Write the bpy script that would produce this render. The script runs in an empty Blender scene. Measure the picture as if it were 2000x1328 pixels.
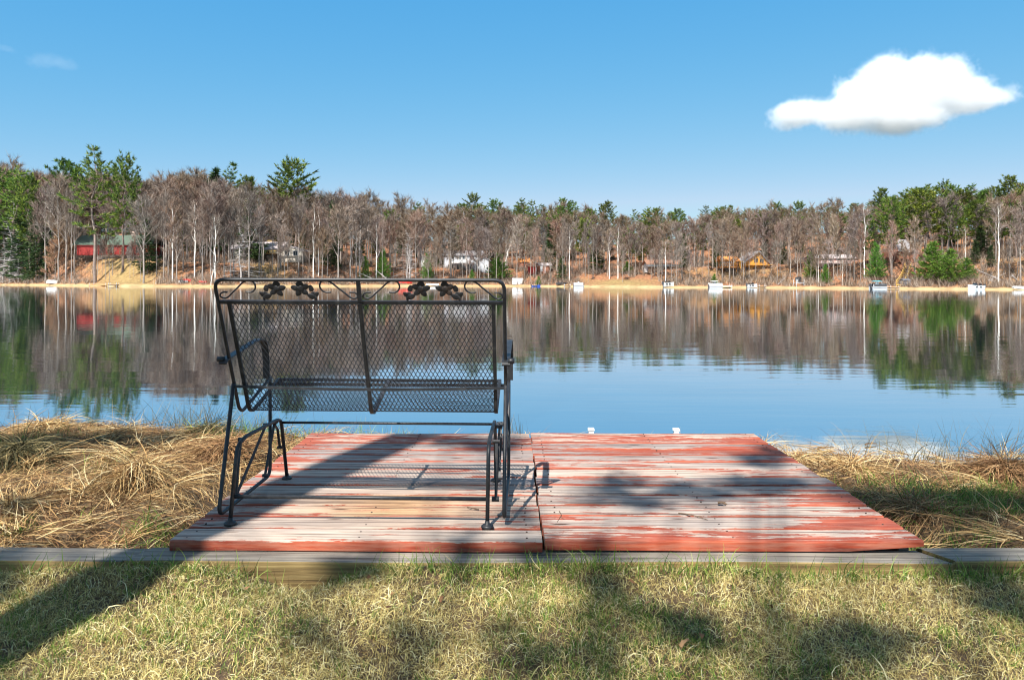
import bpy, math, random
import numpy as np
from mathutils import Vector, Matrix
rad = math.radians
scene = bpy.context.scene
COL = scene.collection
R = random.Random(7)

# ------------------------------------------------------------------ camera
F, CX, CY, CZ, ROLL = 1400.0, 1000.0, 551.0, 1.03, rad(0.15)
WATER = -0.27
def ray(px, py):
    dx, dy = px - CX, py - CY
    c, s = math.cos(ROLL), math.sin(ROLL)
    return (dx*c + dy*s)/F, -(-dx*s + dy*c)/F
def at(px, py, Y):
    ax, az = ray(px, py)
    return Vector((ax*Y, Y, CZ + az*Y))
def onz(px, py, z):
    ax, az = ray(px, py)
    Y = (z - CZ)/az
    return Vector((ax*Y, Y, z))
cam = bpy.data.cameras.new('camera')
cam.sensor_width = 36; cam.lens = 36*F/2000
cam.shift_y = -(664-CY)/2000
cam.clip_start = .05; cam.clip_end = 6000
co = bpy.data.objects.new('camera', cam); COL.objects.link(co)
co.location = (0, 0, CZ); co.rotation_euler = (rad(90), -ROLL, 0)
scene.camera = co

# ------------------------------------------------------------------ light
SUN = Vector((-.28, -.75, 1)).normalized()
sun = bpy.data.lights.new('sun', 'SUN'); sun.energy = 5.0; sun.angle = rad(.5); sun.color = (1, .965, .90)
so = bpy.data.objects.new('sun', sun); COL.objects.link(so)
so.rotation_euler = (-SUN).to_track_quat('-Z', 'Y').to_euler(); so.location = (0, -3, 30)
w = bpy.data.worlds.new('World'); scene.world = w; w.use_nodes = True
wn = w.node_tree; bg = wn.nodes['Background']
sky = wn.nodes.new('ShaderNodeTexSky'); sky.sky_type = 'NISHITA'; sky.sun_disc = False
sky.sun_elevation = math.asin(SUN.z); sky.sun_rotation = math.atan2(SUN.x, SUN.y)
sky.air_density = 1.0; sky.dust_density = 0; sky.ozone_density = 6; sky.altitude = 2500
# the photograph's sky is deep and evenly exposed: grade the physical sky channel by channel
sep = wn.nodes.new('ShaderNodeSeparateColor'); cmb = wn.nodes.new('ShaderNodeCombineColor'); wn.links.new(sky.outputs[0], sep.inputs[0])
for i, (pw_, k_) in enumerate(((1.36, .70), (.50, 1.70), (.16, 3.42))):
    a_ = wn.nodes.new('ShaderNodeMath'); a_.operation = 'POWER'; a_.inputs[1].default_value = pw_
    m_ = wn.nodes.new('ShaderNodeMath'); m_.operation = 'MULTIPLY'; m_.inputs[1].default_value = k_
    c_ = wn.nodes.new('ShaderNodeMath'); c_.operation = 'MINIMUM'; c_.inputs[1].default_value = (2.7, 4.2, 5.2)[i]
    wn.links.new(sep.outputs[i], a_.inputs[0]); wn.links.new(a_.outputs[0], m_.inputs[0]); wn.links.new(m_.outputs[0], c_.inputs[0]); wn.links.new(c_.outputs[0], cmb.inputs[i])
# broken white cloud added overhead, above the frame, to lift and grey the skylight
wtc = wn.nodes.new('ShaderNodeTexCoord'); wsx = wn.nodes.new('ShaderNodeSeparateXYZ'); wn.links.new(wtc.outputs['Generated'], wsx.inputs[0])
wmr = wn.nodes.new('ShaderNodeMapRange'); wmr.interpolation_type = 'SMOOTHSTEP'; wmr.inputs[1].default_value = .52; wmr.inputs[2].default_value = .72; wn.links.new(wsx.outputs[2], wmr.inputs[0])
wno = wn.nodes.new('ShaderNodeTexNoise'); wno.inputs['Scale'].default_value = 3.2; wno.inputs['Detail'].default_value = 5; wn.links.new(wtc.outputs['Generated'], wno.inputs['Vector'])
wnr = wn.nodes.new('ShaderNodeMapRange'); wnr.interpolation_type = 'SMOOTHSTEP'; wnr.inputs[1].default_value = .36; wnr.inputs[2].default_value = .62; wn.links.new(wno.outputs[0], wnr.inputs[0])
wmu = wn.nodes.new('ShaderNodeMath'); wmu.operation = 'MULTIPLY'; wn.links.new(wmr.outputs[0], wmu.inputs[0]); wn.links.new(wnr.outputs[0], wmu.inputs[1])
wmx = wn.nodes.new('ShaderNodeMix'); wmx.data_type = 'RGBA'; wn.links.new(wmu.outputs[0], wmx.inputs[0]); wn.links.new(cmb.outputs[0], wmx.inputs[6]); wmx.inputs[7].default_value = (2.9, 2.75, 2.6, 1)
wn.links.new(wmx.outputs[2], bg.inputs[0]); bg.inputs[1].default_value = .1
scene.view_settings.view_transform = 'Standard'; scene.view_settings.look = 'None'
scene.view_settings.exposure = .95; scene.view_settings.gamma = 1
scene.render.engine = 'CYCLES'
cy = scene.cycles
cy.max_bounces = 14; cy.diffuse_bounces = 3; cy.glossy_bounces = 3; cy.transparent_max_bounces = 8; cy.volume_bounces = 14
cy.filter_width = 1.1
cy.use_denoising = True; cy.denoiser = 'OPENIMAGEDENOISE'; cy.denoising_input_passes = 'RGB_ALBEDO_NORMAL'; cy.denoising_prefilter = 'ACCURATE'
cy.sample_clamp_indirect = 6
cy.volume_max_steps = 256

# ------------------------------------------------------------------ tagging
def tag(o, label=None, cat=None, group=None, kind=None):
    if label: o['label'] = label
    if cat: o['category'] = cat
    if group: o['group'] = group
    if kind: o['kind'] = kind
    return o
def empty(name, loc=(0, 0, 0), label=None, cat=None, group=None):
    o = bpy.data.objects.new(name, None); COL.objects.link(o)
    o.empty_display_size = .1
    o.location = loc
    return tag(o, label, cat, group)

# ------------------------------------------------------------------ mesh builder
class MB:
    def __init__(s): s.v = []; s.f = []; s.sm = False
    def add(s, vs, fs):
        n = len(s.v); s.v.extend([tuple(p) for p in vs]); s.f.extend([tuple(i+n for i in f) for f in fs])
    def box(s, a, b):
        x0, y0, z0 = a; x1, y1, z1 = b
        s.add([(x0,y0,z0),(x1,y0,z0),(x1,y1,z0),(x0,y1,z0),(x0,y0,z1),(x1,y0,z1),(x1,y1,z1),(x0,y1,z1)],
              [(0,3,2,1),(4,5,6,7),(0,1,5,4),(1,2,6,5),(2,3,7,6),(3,0,4,7)])
    def prism(s, poly, d):           # closed polygon (3d points) extruded by vector d
        n = len(poly); d = Vector(d); P = [Vector(p) for p in poly]
        s.add(P + [p+d for p in P], [tuple(range(n))[::-1], tuple(range(n, 2*n))] + [(i, (i+1) % n, n+(i+1) % n, n+i) for i in range(n)])
    def tube(s, path, r, sides=8, cap=True, flat=None):
        P = [Vector(p) for p in path]; n = len(P)
        rr = r if isinstance(r, (list, tuple)) else [r]*n
        t0 = (P[1]-P[0]).normalized()
        up = Vector((0, 0, 1)) if abs(t0.z) < .95 else Vector((1, 0, 0))
        if flat: up = Vector(flat[2])
        nrm = (up - t0*up.dot(t0)).normalized()
        base = len(s.v); T = t0
        for i in range(n):
            t = (P[min(i+1, n-1)] - P[max(i-1, 0)]).normalized()
            nrm = nrm - t*nrm.dot(t)
            nrm = nrm.normalized() if nrm.length > 1e-6 else t.orthogonal().normalized()
            b = t.cross(nrm)
            for k in range(sides):
                a = 2*math.pi*(k+.5)/sides
                if flat: s.v.append(tuple(P[i] + nrm*math.cos(a)*flat[1]*1.414 + b*math.sin(a)*flat[0]*1.414))
                else: s.v.append(tuple(P[i] + (nrm*math.cos(a) + b*math.sin(a))*rr[i]))
        for i in range(n-1):
            for k in range(sides):
                a = base+i*sides+k; c = base+i*sides+(k+1) % sides
                s.f.append((a, c, c+sides, a+sides))
        if cap:
            s.f.append(tuple(range(base, base+sides))[::-1]); s.f.append(tuple(range(base+(n-1)*sides, base+n*sides)))
    def lathe(s, c, prof, sides=16):  # prof: (r, z)
        c = Vector(c); b = len(s.v)
        for r, z in prof:
            for k in range(sides):
                a = 2*math.pi*k/sides; s.v.append((c.x+r*math.cos(a), c.y+r*math.sin(a), c.z+z))
        for i in range(len(prof)-1):
            for k in range(sides):
                a = b+i*sides+k; d = b+i*sides+(k+1) % sides; s.f.append((a, d, d+sides, a+sides))
        s.f.append(tuple(range(b, b+sides))[::-1]); s.f.append(tuple(range(b+(len(prof)-1)*sides, b+len(prof)*sides)))
    def blob(s, c, rx, ry, rz, rot=None, seg=10, rings=6, fn=None):
        c = Vector(c); b = len(s.v)
        for i in range(rings+1):
            th = math.pi*i/rings
            for k in range(seg):
                a = 2*math.pi*k/seg
                p = Vector((rx*math.sin(th)*math.cos(a), ry*math.sin(th)*math.sin(a), rz*math.cos(th)))
                if fn: p = fn(p)
                if rot: p = rot @ p
                s.v.append(tuple(c+p))
        for i in range(rings):
            for k in range(seg):
                a = b+i*seg+k; d = b+i*seg+(k+1) % seg; s.f.append((a, a+seg, d+seg, d))
    def tri(s, a, b, c):
        n = len(s.v); s.v.extend([tuple(a), tuple(b), tuple(c)]); s.f.append((n, n+1, n+2))
    def mesh(s, name):
        me = bpy.data.meshes.new(name); me.from_pydata(s.v, [], s.f)
        return me
    def build(s, name, m, parent=None, smooth=False, loc=None):
        me = s.mesh(name); me.materials.append(m)
        if smooth: me.polygons.foreach_set('use_smooth', [True]*len(me.polygons))
        return link(name, me, parent, loc)
def link(name, me, parent=None, loc=None):
    o = bpy.data.objects.new(name, me); COL.objects.link(o)
    if loc is not None: o.location = loc
    if parent is not None: o.parent = parent
    return o
def np_mesh(name, V, Q, m, tri=False):
    me = bpy.data.meshes.new(name); k = 3 if tri else 4
    V = np.ascontiguousarray(V, dtype=np.float32); Q = np.ascontiguousarray(Q, dtype=np.int32)
    me.vertices.add(len(V)); me.vertices.foreach_set('co', V.ravel())
    me.loops.add(Q.size); me.loops.foreach_set('vertex_index', Q.ravel())
    me.polygons.add(len(Q)); me.polygons.foreach_set('loop_start', np.arange(0, Q.size, k, dtype=np.int32))
    me.update(calc_edges=True); me.materials.append(m)
    return me
def rounded(pts, r, n=5):
    P = [Vector(p) for p in pts]; out = [P[0]]
    for i in range(1, len(P)-1):
        a, b, c = P[i-1], P[i], P[i+1]
        ri = min(r, (a-b).length*.45, (c-b).length*.45)
        p0 = b+(a-b).normalized()*ri; p1 = b+(c-b).normalized()*ri
        for k in range(n+1):
            t = k/n; out.append(p0*(1-t)**2 + b*2*t*(1-t) + p1*t*t)
    out.append(P[-1]); return out
def spline(pts, n=8):
    P = [Vector(p) for p in pts]; P = [P[0]*2-P[1]] + P + [P[-1]*2-P[-2]]; out = []
    for i in range(1, len(P)-2):
        a, b, c, d = P[i-1:i+3]
        for k in range(n):
            t = k/n
            out.append(.5*((2*b)+(c-a)*t+(2*a-5*b+4*c-d)*t*t+(3*b-a-3*c+d)*t**3))
    out.append(P[-2]); return out

# value noise (numpy)
def vnoise(x, y, seed=0):
    x = np.asarray(x, float); y = np.asarray(y, float)
    xi = np.floor(x).astype(np.int64); yi = np.floor(y).astype(np.int64)
    fx = x-xi; fy = y-yi; fx = fx*fx*(3-2*fx); fy = fy*fy*(3-2*fy)
    def h(a, b):
        n = (a*374761393 + b*668265263 + seed*982451653) & 0x7fffffff
        n = ((n ^ (n >> 13))*1274126177) & 0x7fffffff
        return ((n ^ (n >> 16)) & 0xffff)/65535.0
    return (h(xi, yi)*(1-fx)+h(xi+1, yi)*fx)*(1-fy) + (h(xi, yi+1)*(1-fx)+h(xi+1, yi+1)*fx)*fy
def fbm(x, y, seed=0, o=3):
    r = 0; a = .5
    for k in range(o): r = r + a*vnoise(x*2**k, y*2**k, seed+k*17); a *= .5
    return r/(1-.5**o)
def sstep(a, b, x):
    t = np.clip((np.asarray(x, float)-a)/(b-a), 0, 1); return t*t*(3-2*t)

# ------------------------------------------------------------------ materials
def nodes(name):
    m = bpy.data.materials.new(name); m.use_nodes = True
    nt = m.node_tree; b = nt.nodes['Principled BSDF']
    return m, nt, b
def ramp(nt, fac, stops, interp='LINEAR'):
    r = nt.nodes.new('ShaderNodeValToRGB'); r.color_ramp.interpolation = interp
    e = r.color_ramp.elements
    while len(e) < len(stops): e.new(.5)
    for i, (p, c) in enumerate(stops):
        e[i].position = p; e[i].color = tuple(c)+((1,) if len(c) == 3 else ())
    nt.links.new(fac, r.inputs[0]); return r.outputs[0]
def noise(nt, scale, detail=4, rough=.55, vec=None, mapscale=None, coord='Object', dist=0):
    n = nt.nodes.new('ShaderNodeTexNoise'); n.inputs['Scale'].default_value = scale
    n.inputs['Detail'].default_value = detail; n.inputs['Roughness'].default_value = rough; n.inputs['Distortion'].default_value = dist
    if vec is None:
        tc = nt.nodes.new('ShaderNodeTexCoord'); vec = tc.outputs[coord]
    if mapscale:
        mp = nt.nodes.new('ShaderNodeMapping'); mp.inputs['Scale'].default_value = mapscale
        nt.links.new(vec, mp.inputs[0]); vec = mp.outputs[0]
    nt.links.new(vec, n.inputs['Vector']); return n.outputs[0]
def math_(nt, op, a, b=None, c=None, clamp=False):
    n = nt.nodes.new('ShaderNodeMath'); n.operation = op; n.use_clamp = clamp
    for i, x in enumerate((a, b, c)):
        if x is None: continue
        if isinstance(x, (int, float)): n.inputs[i].default_value = x
        else: nt.links.new(x, n.inputs[i])
    return n.outputs[0]
def mix(nt, fac, a, b, mode='MIX'):
    n = nt.nodes.new('ShaderNodeMix'); n.data_type = 'RGBA'; n.blend_type = mode
    def put(s, x):
        if isinstance(x, (int, float)): s.default_value = x
        elif isinstance(x, tuple): s.default_value = tuple(x)+((1,) if len(x) == 3 else ())
        else: nt.links.new(x, s)
    put(n.inputs[0], fac); put(n.inputs[6], a); put(n.inputs[7], b); return n.outputs[2]
def attr(nt, name):
    n = nt.nodes.new('ShaderNodeAttribute'); n.attribute_name = name; return n
def bump(nt, b, h, strength=.3, dist=.01):
    n = nt.nodes.new('ShaderNodeBump'); n.inputs['Strength'].default_value = strength; n.inputs['Distance'].default_value = dist
    nt.links.new(h, n.inputs['Height']); nt.links.new(n.outputs[0], b.inputs['Normal'])
def simple(name, c, rough=.7, var=.15, scale=6, metal=0, bmp=0):
    m, nt, b = nodes(name)
    n = noise(nt, scale, 5)
    lo = tuple(x*(1-var) for x in c); hi = tuple(min(1, x*(1+var)) for x in c)
    nt.links.new(ramp(nt, n, [(.3, lo), (.7, hi)]), b.inputs['Base Color'])
    b.inputs['Roughness'].default_value = rough; b.inputs['Metallic'].default_value = metal
    b.inputs['Specular IOR Level'].default_value = .3
    if bmp: bump(nt, b, n, bmp, .02)
    return m
def island(name, stops, rough=.7, objvar=0, trans=0, spec=.2, hue=.03, sat=0):
    """colour differs leaf by leaf / blade by blade (random per mesh island) and a little tree by tree"""
    m, nt, b = nodes(name)
    g = nt.nodes.new('ShaderNodeNewGeometry')
    c = ramp(nt, g.outputs['Random Per Island'], stops)
    if objvar:
        oi = nt.nodes.new('ShaderNodeObjectInfo')
        hs = nt.nodes.new('ShaderNodeHueSaturation')
        nt.links.new(c, hs.inputs['Color'])
        v = nt.nodes.new('ShaderNodeMapRange'); v.inputs[3].default_value = 1-objvar; v.inputs[4].default_value = 1+objvar
        nt.links.new(oi.outputs['Random'], v.inputs[0]); nt.links.new(v.outputs[0], hs.inputs['Value'])
        h = math_(nt, 'MULTIPLY_ADD', math_(nt, 'FRACT', math_(nt, 'MULTIPLY', oi.outputs['Random'], 7.3)), hue, .5-hue/2)
        nt.links.new(h, hs.inputs['Hue'])
        if sat: nt.links.new(math_(nt, "MULTIPLY_ADD", math_(nt, "FRACT", math_(nt, "MULTIPLY", oi.outputs["Random"], 23.7)), 2*sat, 1-sat), hs.inputs["Saturation"])
        c = hs.outputs[0]
    nt.links.new(c, b.inputs['Base Color']); b.inputs['Roughness'].default_value = rough
    b.inputs['Specular IOR Level'].default_value = spec
    if trans:
        t = nt.nodes.new('ShaderNodeBsdfTranslucent'); nt.links.new(c, t.inputs[0])
        ms = nt.nodes.new('ShaderNodeMixShader'); ms.inputs[0].default_value = trans
        nt.links.new(b.outputs[0], ms.inputs[1]); nt.links.new(t.outputs[0], ms.inputs[2])
        nt.links.new(ms.outputs[0], nt.nodes['Material Output'].inputs[0])
    return m
M = {}
# ------------------------------------------------------------------ terrain
PXK = [-700, -300, 0, 250, 420, 700, 1000, 1300, 1500, 1700, 2000, 2300, 2700]
YSK = [260, 235, 212, 170, 166, 196, 218, 180, 176, 156, 139, 128, 120]
def Ys(px): return np.interp(px, PXK, YSK) + 2.2*(vnoise(np.asarray(px, float)/45., 0*np.asarray(px, float), 5)-.5)
HBX = [-700, 0, 200, 300, 420, 600, 800, 950, 1050, 1170, 1240, 1330, 1480, 1620, 1770, 1900, 2000, 2700]
HBZ = [6, 6, 7.0, 6.2, 5.2, 6.2, 4.8, 5.2, 4.4, 3.2, 3.0, 4.6, 4.9, 6.4, 6.0, 6.2, 6.6, 7]
def hz(px, s):
    px = np.asarray(px, float); s = np.asarray(s, float)
    hb = np.interp(px, HBX, HBZ)
    z = np.where(s < 0, np.maximum(s*.14, -2.2), .05*s)
    z = z + .55*sstep(0, 4, s) + (hb-1.0)*sstep(4, 24, s) + 9*sstep(30, 130, s)
    n = (fbm(px/28., s/7., 3)-.5)
    return WATER + z + n*1.1*sstep(2, 10, s) + (fbm(px/7., s/2., 9)-.5)*.35*sstep(1, 6, s)
def ground_far(px, s):
    Y = float(Ys(px))+s; ax = (px-CX)/F
    return Vector((ax*Y, Y, float(hz(px, s))))
SHX = [-12, -5.2, -4.4, -2.6, -1.4, 0, 1.5, 2.6, 4.5, 12]
SHY = [6.5, 6.2, 6.05, 5.95, 5.75, 5.55, 5.4, 5.25, 5.2, 5.1]
def near_shore(X): return np.interp(X, SHX, SHY) + .16*(fbm(np.asarray(X, float)*1.9, 0*np.asarray(X, float), 31)-.5)
def gz(X, Y):
    X = np.asarray(X, float); Y = np.asarray(Y, float)
    d = near_shore(X)-Y
    lawn = -.098 + .012*sstep(2.5, 2.75, Y) + .05*(fbm(X*1.7, Y*1.7, 2)-.5) + .028*(fbm(X*6, Y*6, 4)-.5) - .02*sstep(2.6, 1.6, Y)
    lawn = lawn - .10*np.exp(-((X+.80)/.20)**2-((Y-2.75)/.13)**2) + .03*np.exp(-((X-.3)/1.0)**2-((Y-2.72)/.09)**2) + .035*np.exp(-((X+1.2)/.5)**2-((Y-2.7)/.1)**2)
    bank = -.085 + (.16-.08*sstep(4.6, 5.6, Y))*(fbm(X*1.6, Y*1.6, 7)-.5)*sstep(2.9, 3.2, Y) + .09*(fbm(X*4.5, Y*4.5, 8)-.5)*sstep(2.9, 3.1, Y)
    under = sstep(1.8, 1.6, np.abs(X-.14))*sstep(5.05, 4.8, Y)
    bank = bank*(1-under) + under*(-.13)
    right = sstep(1.6, 2.2, X)
    bank = bank - .10*right*sstep(3.4, 4.7, Y) - (1-right)*.05*sstep(4.2, 5.6, Y)
    z = np.where(Y < 2.83, lawn, bank)
    edge = sstep(-.05, .55, d)
    z = z*edge + (1-edge)*(-.31)
    return np.where(d < 0, np.maximum(-.31 + d*.35, -2.6), z)
def grid_mesh(name, P, m):
    ny, nx, _ = P.shape
    i = np.arange((ny-1)*nx).reshape(ny-1, nx)[:, :-1].ravel()
    Q = np.stack([i, i+1, i+nx+1, i+nx], 1)
    return np_mesh(name, P.reshape(-1, 3), Q, m)

# near ground: packed soil under thatch
m, nt, b = nodes('soil')
n1 = noise(nt, 3, 6); n2 = noise(nt, 60, 4)
c = ramp(nt, n1, [(.3, (.05, .033, .018)), (.5, (.10, .065, .034)), (.7, (.16, .11, .055))])
c2 = ramp(nt, n2, [(.3, (.55, .5, .45)), (.7, (1.15, 1.1, 1.0))])
nt.links.new(mix(nt, 1, c, c2, 'MULTIPLY'), b.inputs['Base Color']); b.inputs['Roughness'].default_value = .95
bump(nt, b, n2, .5, .02); M['soil'] = m
gx = np.unique(np.concatenate([np.linspace(-40, -9, 24), np.linspace(-9, 9, 260), np.linspace(9, 40, 24)]))
gy = np.unique(np.concatenate([np.linspace(-40, -2, 40), np.linspace(-2, 1.5, 20), np.linspace(1.5, 8, 150), np.linspace(8, 60, 20), [130]]))
GX, GY = np.meshgrid(gx, gy)
o = link('ground', grid_mesh('ground', np.stack([GX, GY, gz(GX, GY)], 2), M['soil'])); tag(o, kind='structure', label='thatchy soil of the lawn and lake bank', cat='ground')
o.data.polygons.foreach_set('use_smooth', [True]*len(o.data.polygons))

# far bank
m, nt, b = nodes('leaf_litter')
la, sa = attr(nt, 'lawn').outputs['Fac'], attr(nt, 'sand').outputs['Fac']
n1 = noise(nt, .35, 6, .6); n2 = noise(nt, 1.6, 6, .65); n3 = noise(nt, 5, 3)
lit = ramp(nt, n2, [(.25, (.07, .03, .018)), (.42, (.19, .08, .038)), (.6, (.36, .15, .068)), (.8, (.44, .23, .12))])
lawnc = ramp(nt, n2, [(.3, (.15, .09, .035)), (.5, (.27, .18, .065)), (.8, (.37, .27, .11))])
sandc = ramp(nt, n1, [(.3, (.30, .18, .08)), (.5, (.45, .31, .15)), (.75, (.54, .40, .22))])
f = math_(nt, 'MULTIPLY_ADD', math_(nt, 'SUBTRACT', n1, .5), 1.6, la, clamp=True)
c = mix(nt, f, lit, lawnc)
f2 = math_(nt, 'MULTIPLY_ADD', math_(nt, 'SUBTRACT', n2, .5), .8, sa, clamp=True)
c = mix(nt, f2, c, sandc)
c = mix(nt, attr(nt, 'wood').outputs['Fac'], c, (.05, .05, .032))
nt.links.new(c, b.inputs['Base Color']); b.inputs['Roughness'].default_value = .95; bump(nt, b, n2, .6, .3)
M['litter'] = m
px = np.linspace(-700, 2700, 420)
s = np.concatenate([np.linspace(-30, -2, 8), np.linspace(-1.5, 40, 84), np.linspace(42, 140, 40), [200, 400, 900, 2500]])
PX, S = np.meshgrid(px, s); YY = Ys(PX)+S; XX = (PX-CX)/F*YY
me = grid_mesh('hills', np.stack([XX, YY, hz(PX, S)], 2), M['litter'])
lw = np.maximum.reduce([np.exp(-((PX-250)/75)**2)*sstep(30, 22, S), np.exp(-((PX-1215)/75)**2)*sstep(17, 9, S), .9*np.exp(-((PX-520)/45)**2), .55*np.exp(-((PX-1440)/110)**2)*sstep(26, 18, S)*sstep(5, 9, S), .4*np.exp(-((PX-1960)/90)**2)])
sd = sstep(3.8, 1.0, S)
for nm, val in (('lawn', lw), ('sand', sd), ('wood', sstep(110, 200, S))):
    a = me.attributes.new(nm, 'FLOAT', 'POINT'); a.data.foreach_set('value', val.ravel().astype(np.float32))
me.polygons.foreach_set('use_smooth', [True]*len(me.polygons))
tag(link('hills', me), kind='structure', label='leaf-covered slope along the far shore', cat='hill')

# lake
m, nt, b = nodes('lake_water')
b.inputs['Base Color'].default_value = (.008, .022, .036, 1); b.inputs['Roughness'].default_value = .035
b.inputs['IOR'].default_value = 1.34; b.inputs['Specular IOR Level'].default_value = .5
tc = nt.nodes.new('ShaderNodeTexCoord')
na = noise(nt, 1, 3, .5, tc.outputs['Object'], (.35, 1.5, 1)); nb = noise(nt, 1, 2, .5, tc.outputs['Object'], (1.6, 7, 1))
nc = noise(nt, 1, 1, .5, tc.outputs['Object'], (.06, .05, 1))
amp = ramp(nt, nc, [(.38, (.25, .25, .25)), (.62, (1, 1, 1))])
h = math_(nt, 'MULTIPLY', math_(nt, 'MULTIPLY_ADD', nb, .16, na), amp)
bump(nt, b, h, .13, .05)
gl = nt.nodes.new('ShaderNodeBsdfGlossy'); gl.inputs['Color'].default_value = (.90, .96, 1, 1); gl.inputs['Roughness'].default_value = .035
nt.links.new(b.inputs['Normal'].links[0].from_socket, gl.inputs['Normal'])
ms = nt.nodes.new('ShaderNodeMixShader'); ms.inputs[0].default_value = .70; nt.links.new(b.outputs[0], ms.inputs[1]); nt.links.new(gl.outputs[0], ms.inputs[2]); nt.links.new(ms.outputs[0], nt.nodes['Material Output'].inputs[0])
M['water'] = m
mb = MB(); mb.add([(-900, 4.6, 0), (900, 4.6, 0), (900, 420, 0), (-900, 420, 0)], [(0, 1, 2, 3)])
tag(mb.build('water', m, loc=(0, 0, WATER)), kind='structure', label='calm lake reflecting woods and sky', cat='water')

# ------------------------------------------------------------------ deck
m, nt, b = nodes('worn_red_deck_paint')
tc = nt.nodes.new('ShaderNodeTexCoord'); geo = nt.nodes.new('ShaderNodeNewGeometry')
ofs = nt.nodes.new('ShaderNodeCombineXYZ'); nt.links.new(math_(nt, 'MULTIPLY', geo.outputs['Random Per Island'], 37.), ofs.inputs[0]); nt.links.new(math_(nt, 'MULTIPLY', geo.outputs['Random Per Island'], 11.), ofs.inputs[2])
va = nt.nodes.new('ShaderNodeVectorMath'); va.operation = 'ADD'; nt.links.new(tc.outputs['Object'], va.inputs[0]); nt.links.new(ofs.outputs[0], va.inputs[1]); v = va.outputs[0]
grain = noise(nt, 1, 6, .65, v, (1.6, 75, 30)); fine = noise(nt, 1, 4, .6, v, (5, 240, 90)); broad = noise(nt, 1, 4, .6, v, (1.1, 6, 6)); streak = noise(nt, 1, 6, .7, v, (3.2, 34, 22), dist=.35)
chip = noise(nt, 1, 6, .75, v, (14, 60, 60))
wood = ramp(nt, grain, [(.33, (.075, .056, .05)), (.41, (.24, .19, .165)), (.48, (.45, .375, .325)), (.565, (.58, .50, .435)), (.72, (.67, .595, .53))])
wood = mix(nt, .55, wood, ramp(nt, fine, [(.36, (.45, .42, .40)), (.48, (1, 1, 1)), (.65, (1.12, 1.1, 1.08))]), 'MULTIPLY')
wood = mix(nt, math_(nt, 'MULTIPLY', attr(nt, 'yel').outputs['Fac'], .8), wood, mix(nt, 1, wood, (1.05, .74, .38), 'MULTIPLY'))
wood = mix(nt, 1, wood, ramp(nt, broad, [(.3, (.72, .72, .76)), (.6, (1, .98, .97))]), 'MULTIPLY')
red = ramp(nt, grain, [(.34, (.11, .022, .014)), (.44, (.22, .036, .018)), (.54, (.33, .060, .027)), (.68, (.42, .11, .055))])
red = mix(nt, 1, red, ramp(nt, broad, [(.32, (.62, .62, .66)), (.6, (1.05, 1, 1))]), 'MULTIPLY')
bv = math_(nt, 'ABSOLUTE', attr(nt, 'bv').outputs['Fac'])
e4 = math_(nt, 'MULTIPLY', math_(nt, 'POWER', math_(nt, 'MINIMUM', bv, 1.25), 9), .24)
side = math_(nt, 'MULTIPLY', math_(nt, 'GREATER_THAN', bv, 1.02), .16)
p = math_(nt, 'ADD', attr(nt, 'pw').outputs['Fac'], e4); p = math_(nt, 'ADD', p, side)
p = math_(nt, 'MULTIPLY_ADD', math_(nt, 'SUBTRACT', broad, .5), 1.75, p)
p = math_(nt, 'MULTIPLY_ADD', math_(nt, 'SUBTRACT', streak, .5), 2.1, p)
p = math_(nt, 'MULTIPLY_ADD', math_(nt, 'SUBTRACT', chip, .5), .85, p)
mr = nt.nodes.new('ShaderNodeMapRange'); mr.interpolation_type = 'SMOOTHSTEP'; mr.inputs[1].default_value = .46; mr.inputs[2].default_value = .56; nt.links.new(p, mr.inputs[0])
film = nt.nodes.new('ShaderNodeMapRange'); film.inputs[1].default_value = .18; film.inputs[2].default_value = .55; film.inputs[4].default_value = .16; nt.links.new(p, film.inputs[0])
wood = mix(nt, film.outputs[0], wood, (.50, .24, .19))
vor = nt.nodes.new('ShaderNodeTexVoronoi'); mp = nt.nodes.new('ShaderNodeMapping'); mp.inputs['Scale'].default_value = (2.6, 11, 11); nt.links.new(v, mp.inputs[0]); nt.links.new(mp.outputs[0], vor.inputs['Vector']); vor.inputs['Scale'].default_value = 1
knot = ramp(nt, vor.outputs['Distance'], [(.06, (.22, .15, .12)), (.13, (1, 1, 1))])
wood = mix(nt, 1, wood, ramp(nt, geo.outputs['Random Per Island'], [(0, (.62, .61, .62)), (.5, (.90, .86, .81)), (1, (1.04, .97, .88))]), 'MULTIPLY')
red = mix(nt, ramp(nt, noise(nt, 1, 5, .7, v, (6, 110, 60)), [(.42, (0, 0, 0)), (.66, (.38, .38, .38))]), red, (.48, .27, .19))
col = mix(nt, mr.outputs[0], mix(nt, 1, wood, knot, 'MULTIPLY'), red)
nt.links.new(col, b.inputs['Base Color']); b.inputs['Roughness'].default_value = .72; b.inputs['Specular IOR Level'].default_value = .25
hh = math_(nt, 'MULTIPLY_ADD', mr.outputs[0], .35, math_(nt, 'MULTIPLY_ADD', fine, .5, grain)); bump(nt, b, hh, .45, .006)
M['deck'] = m
M['nail'] = simple('rusty_nail', (.05, .03, .022), .6)
M['grey_wood'] = simple('weathered_joist', (.16, .13, .11), .9)

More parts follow.
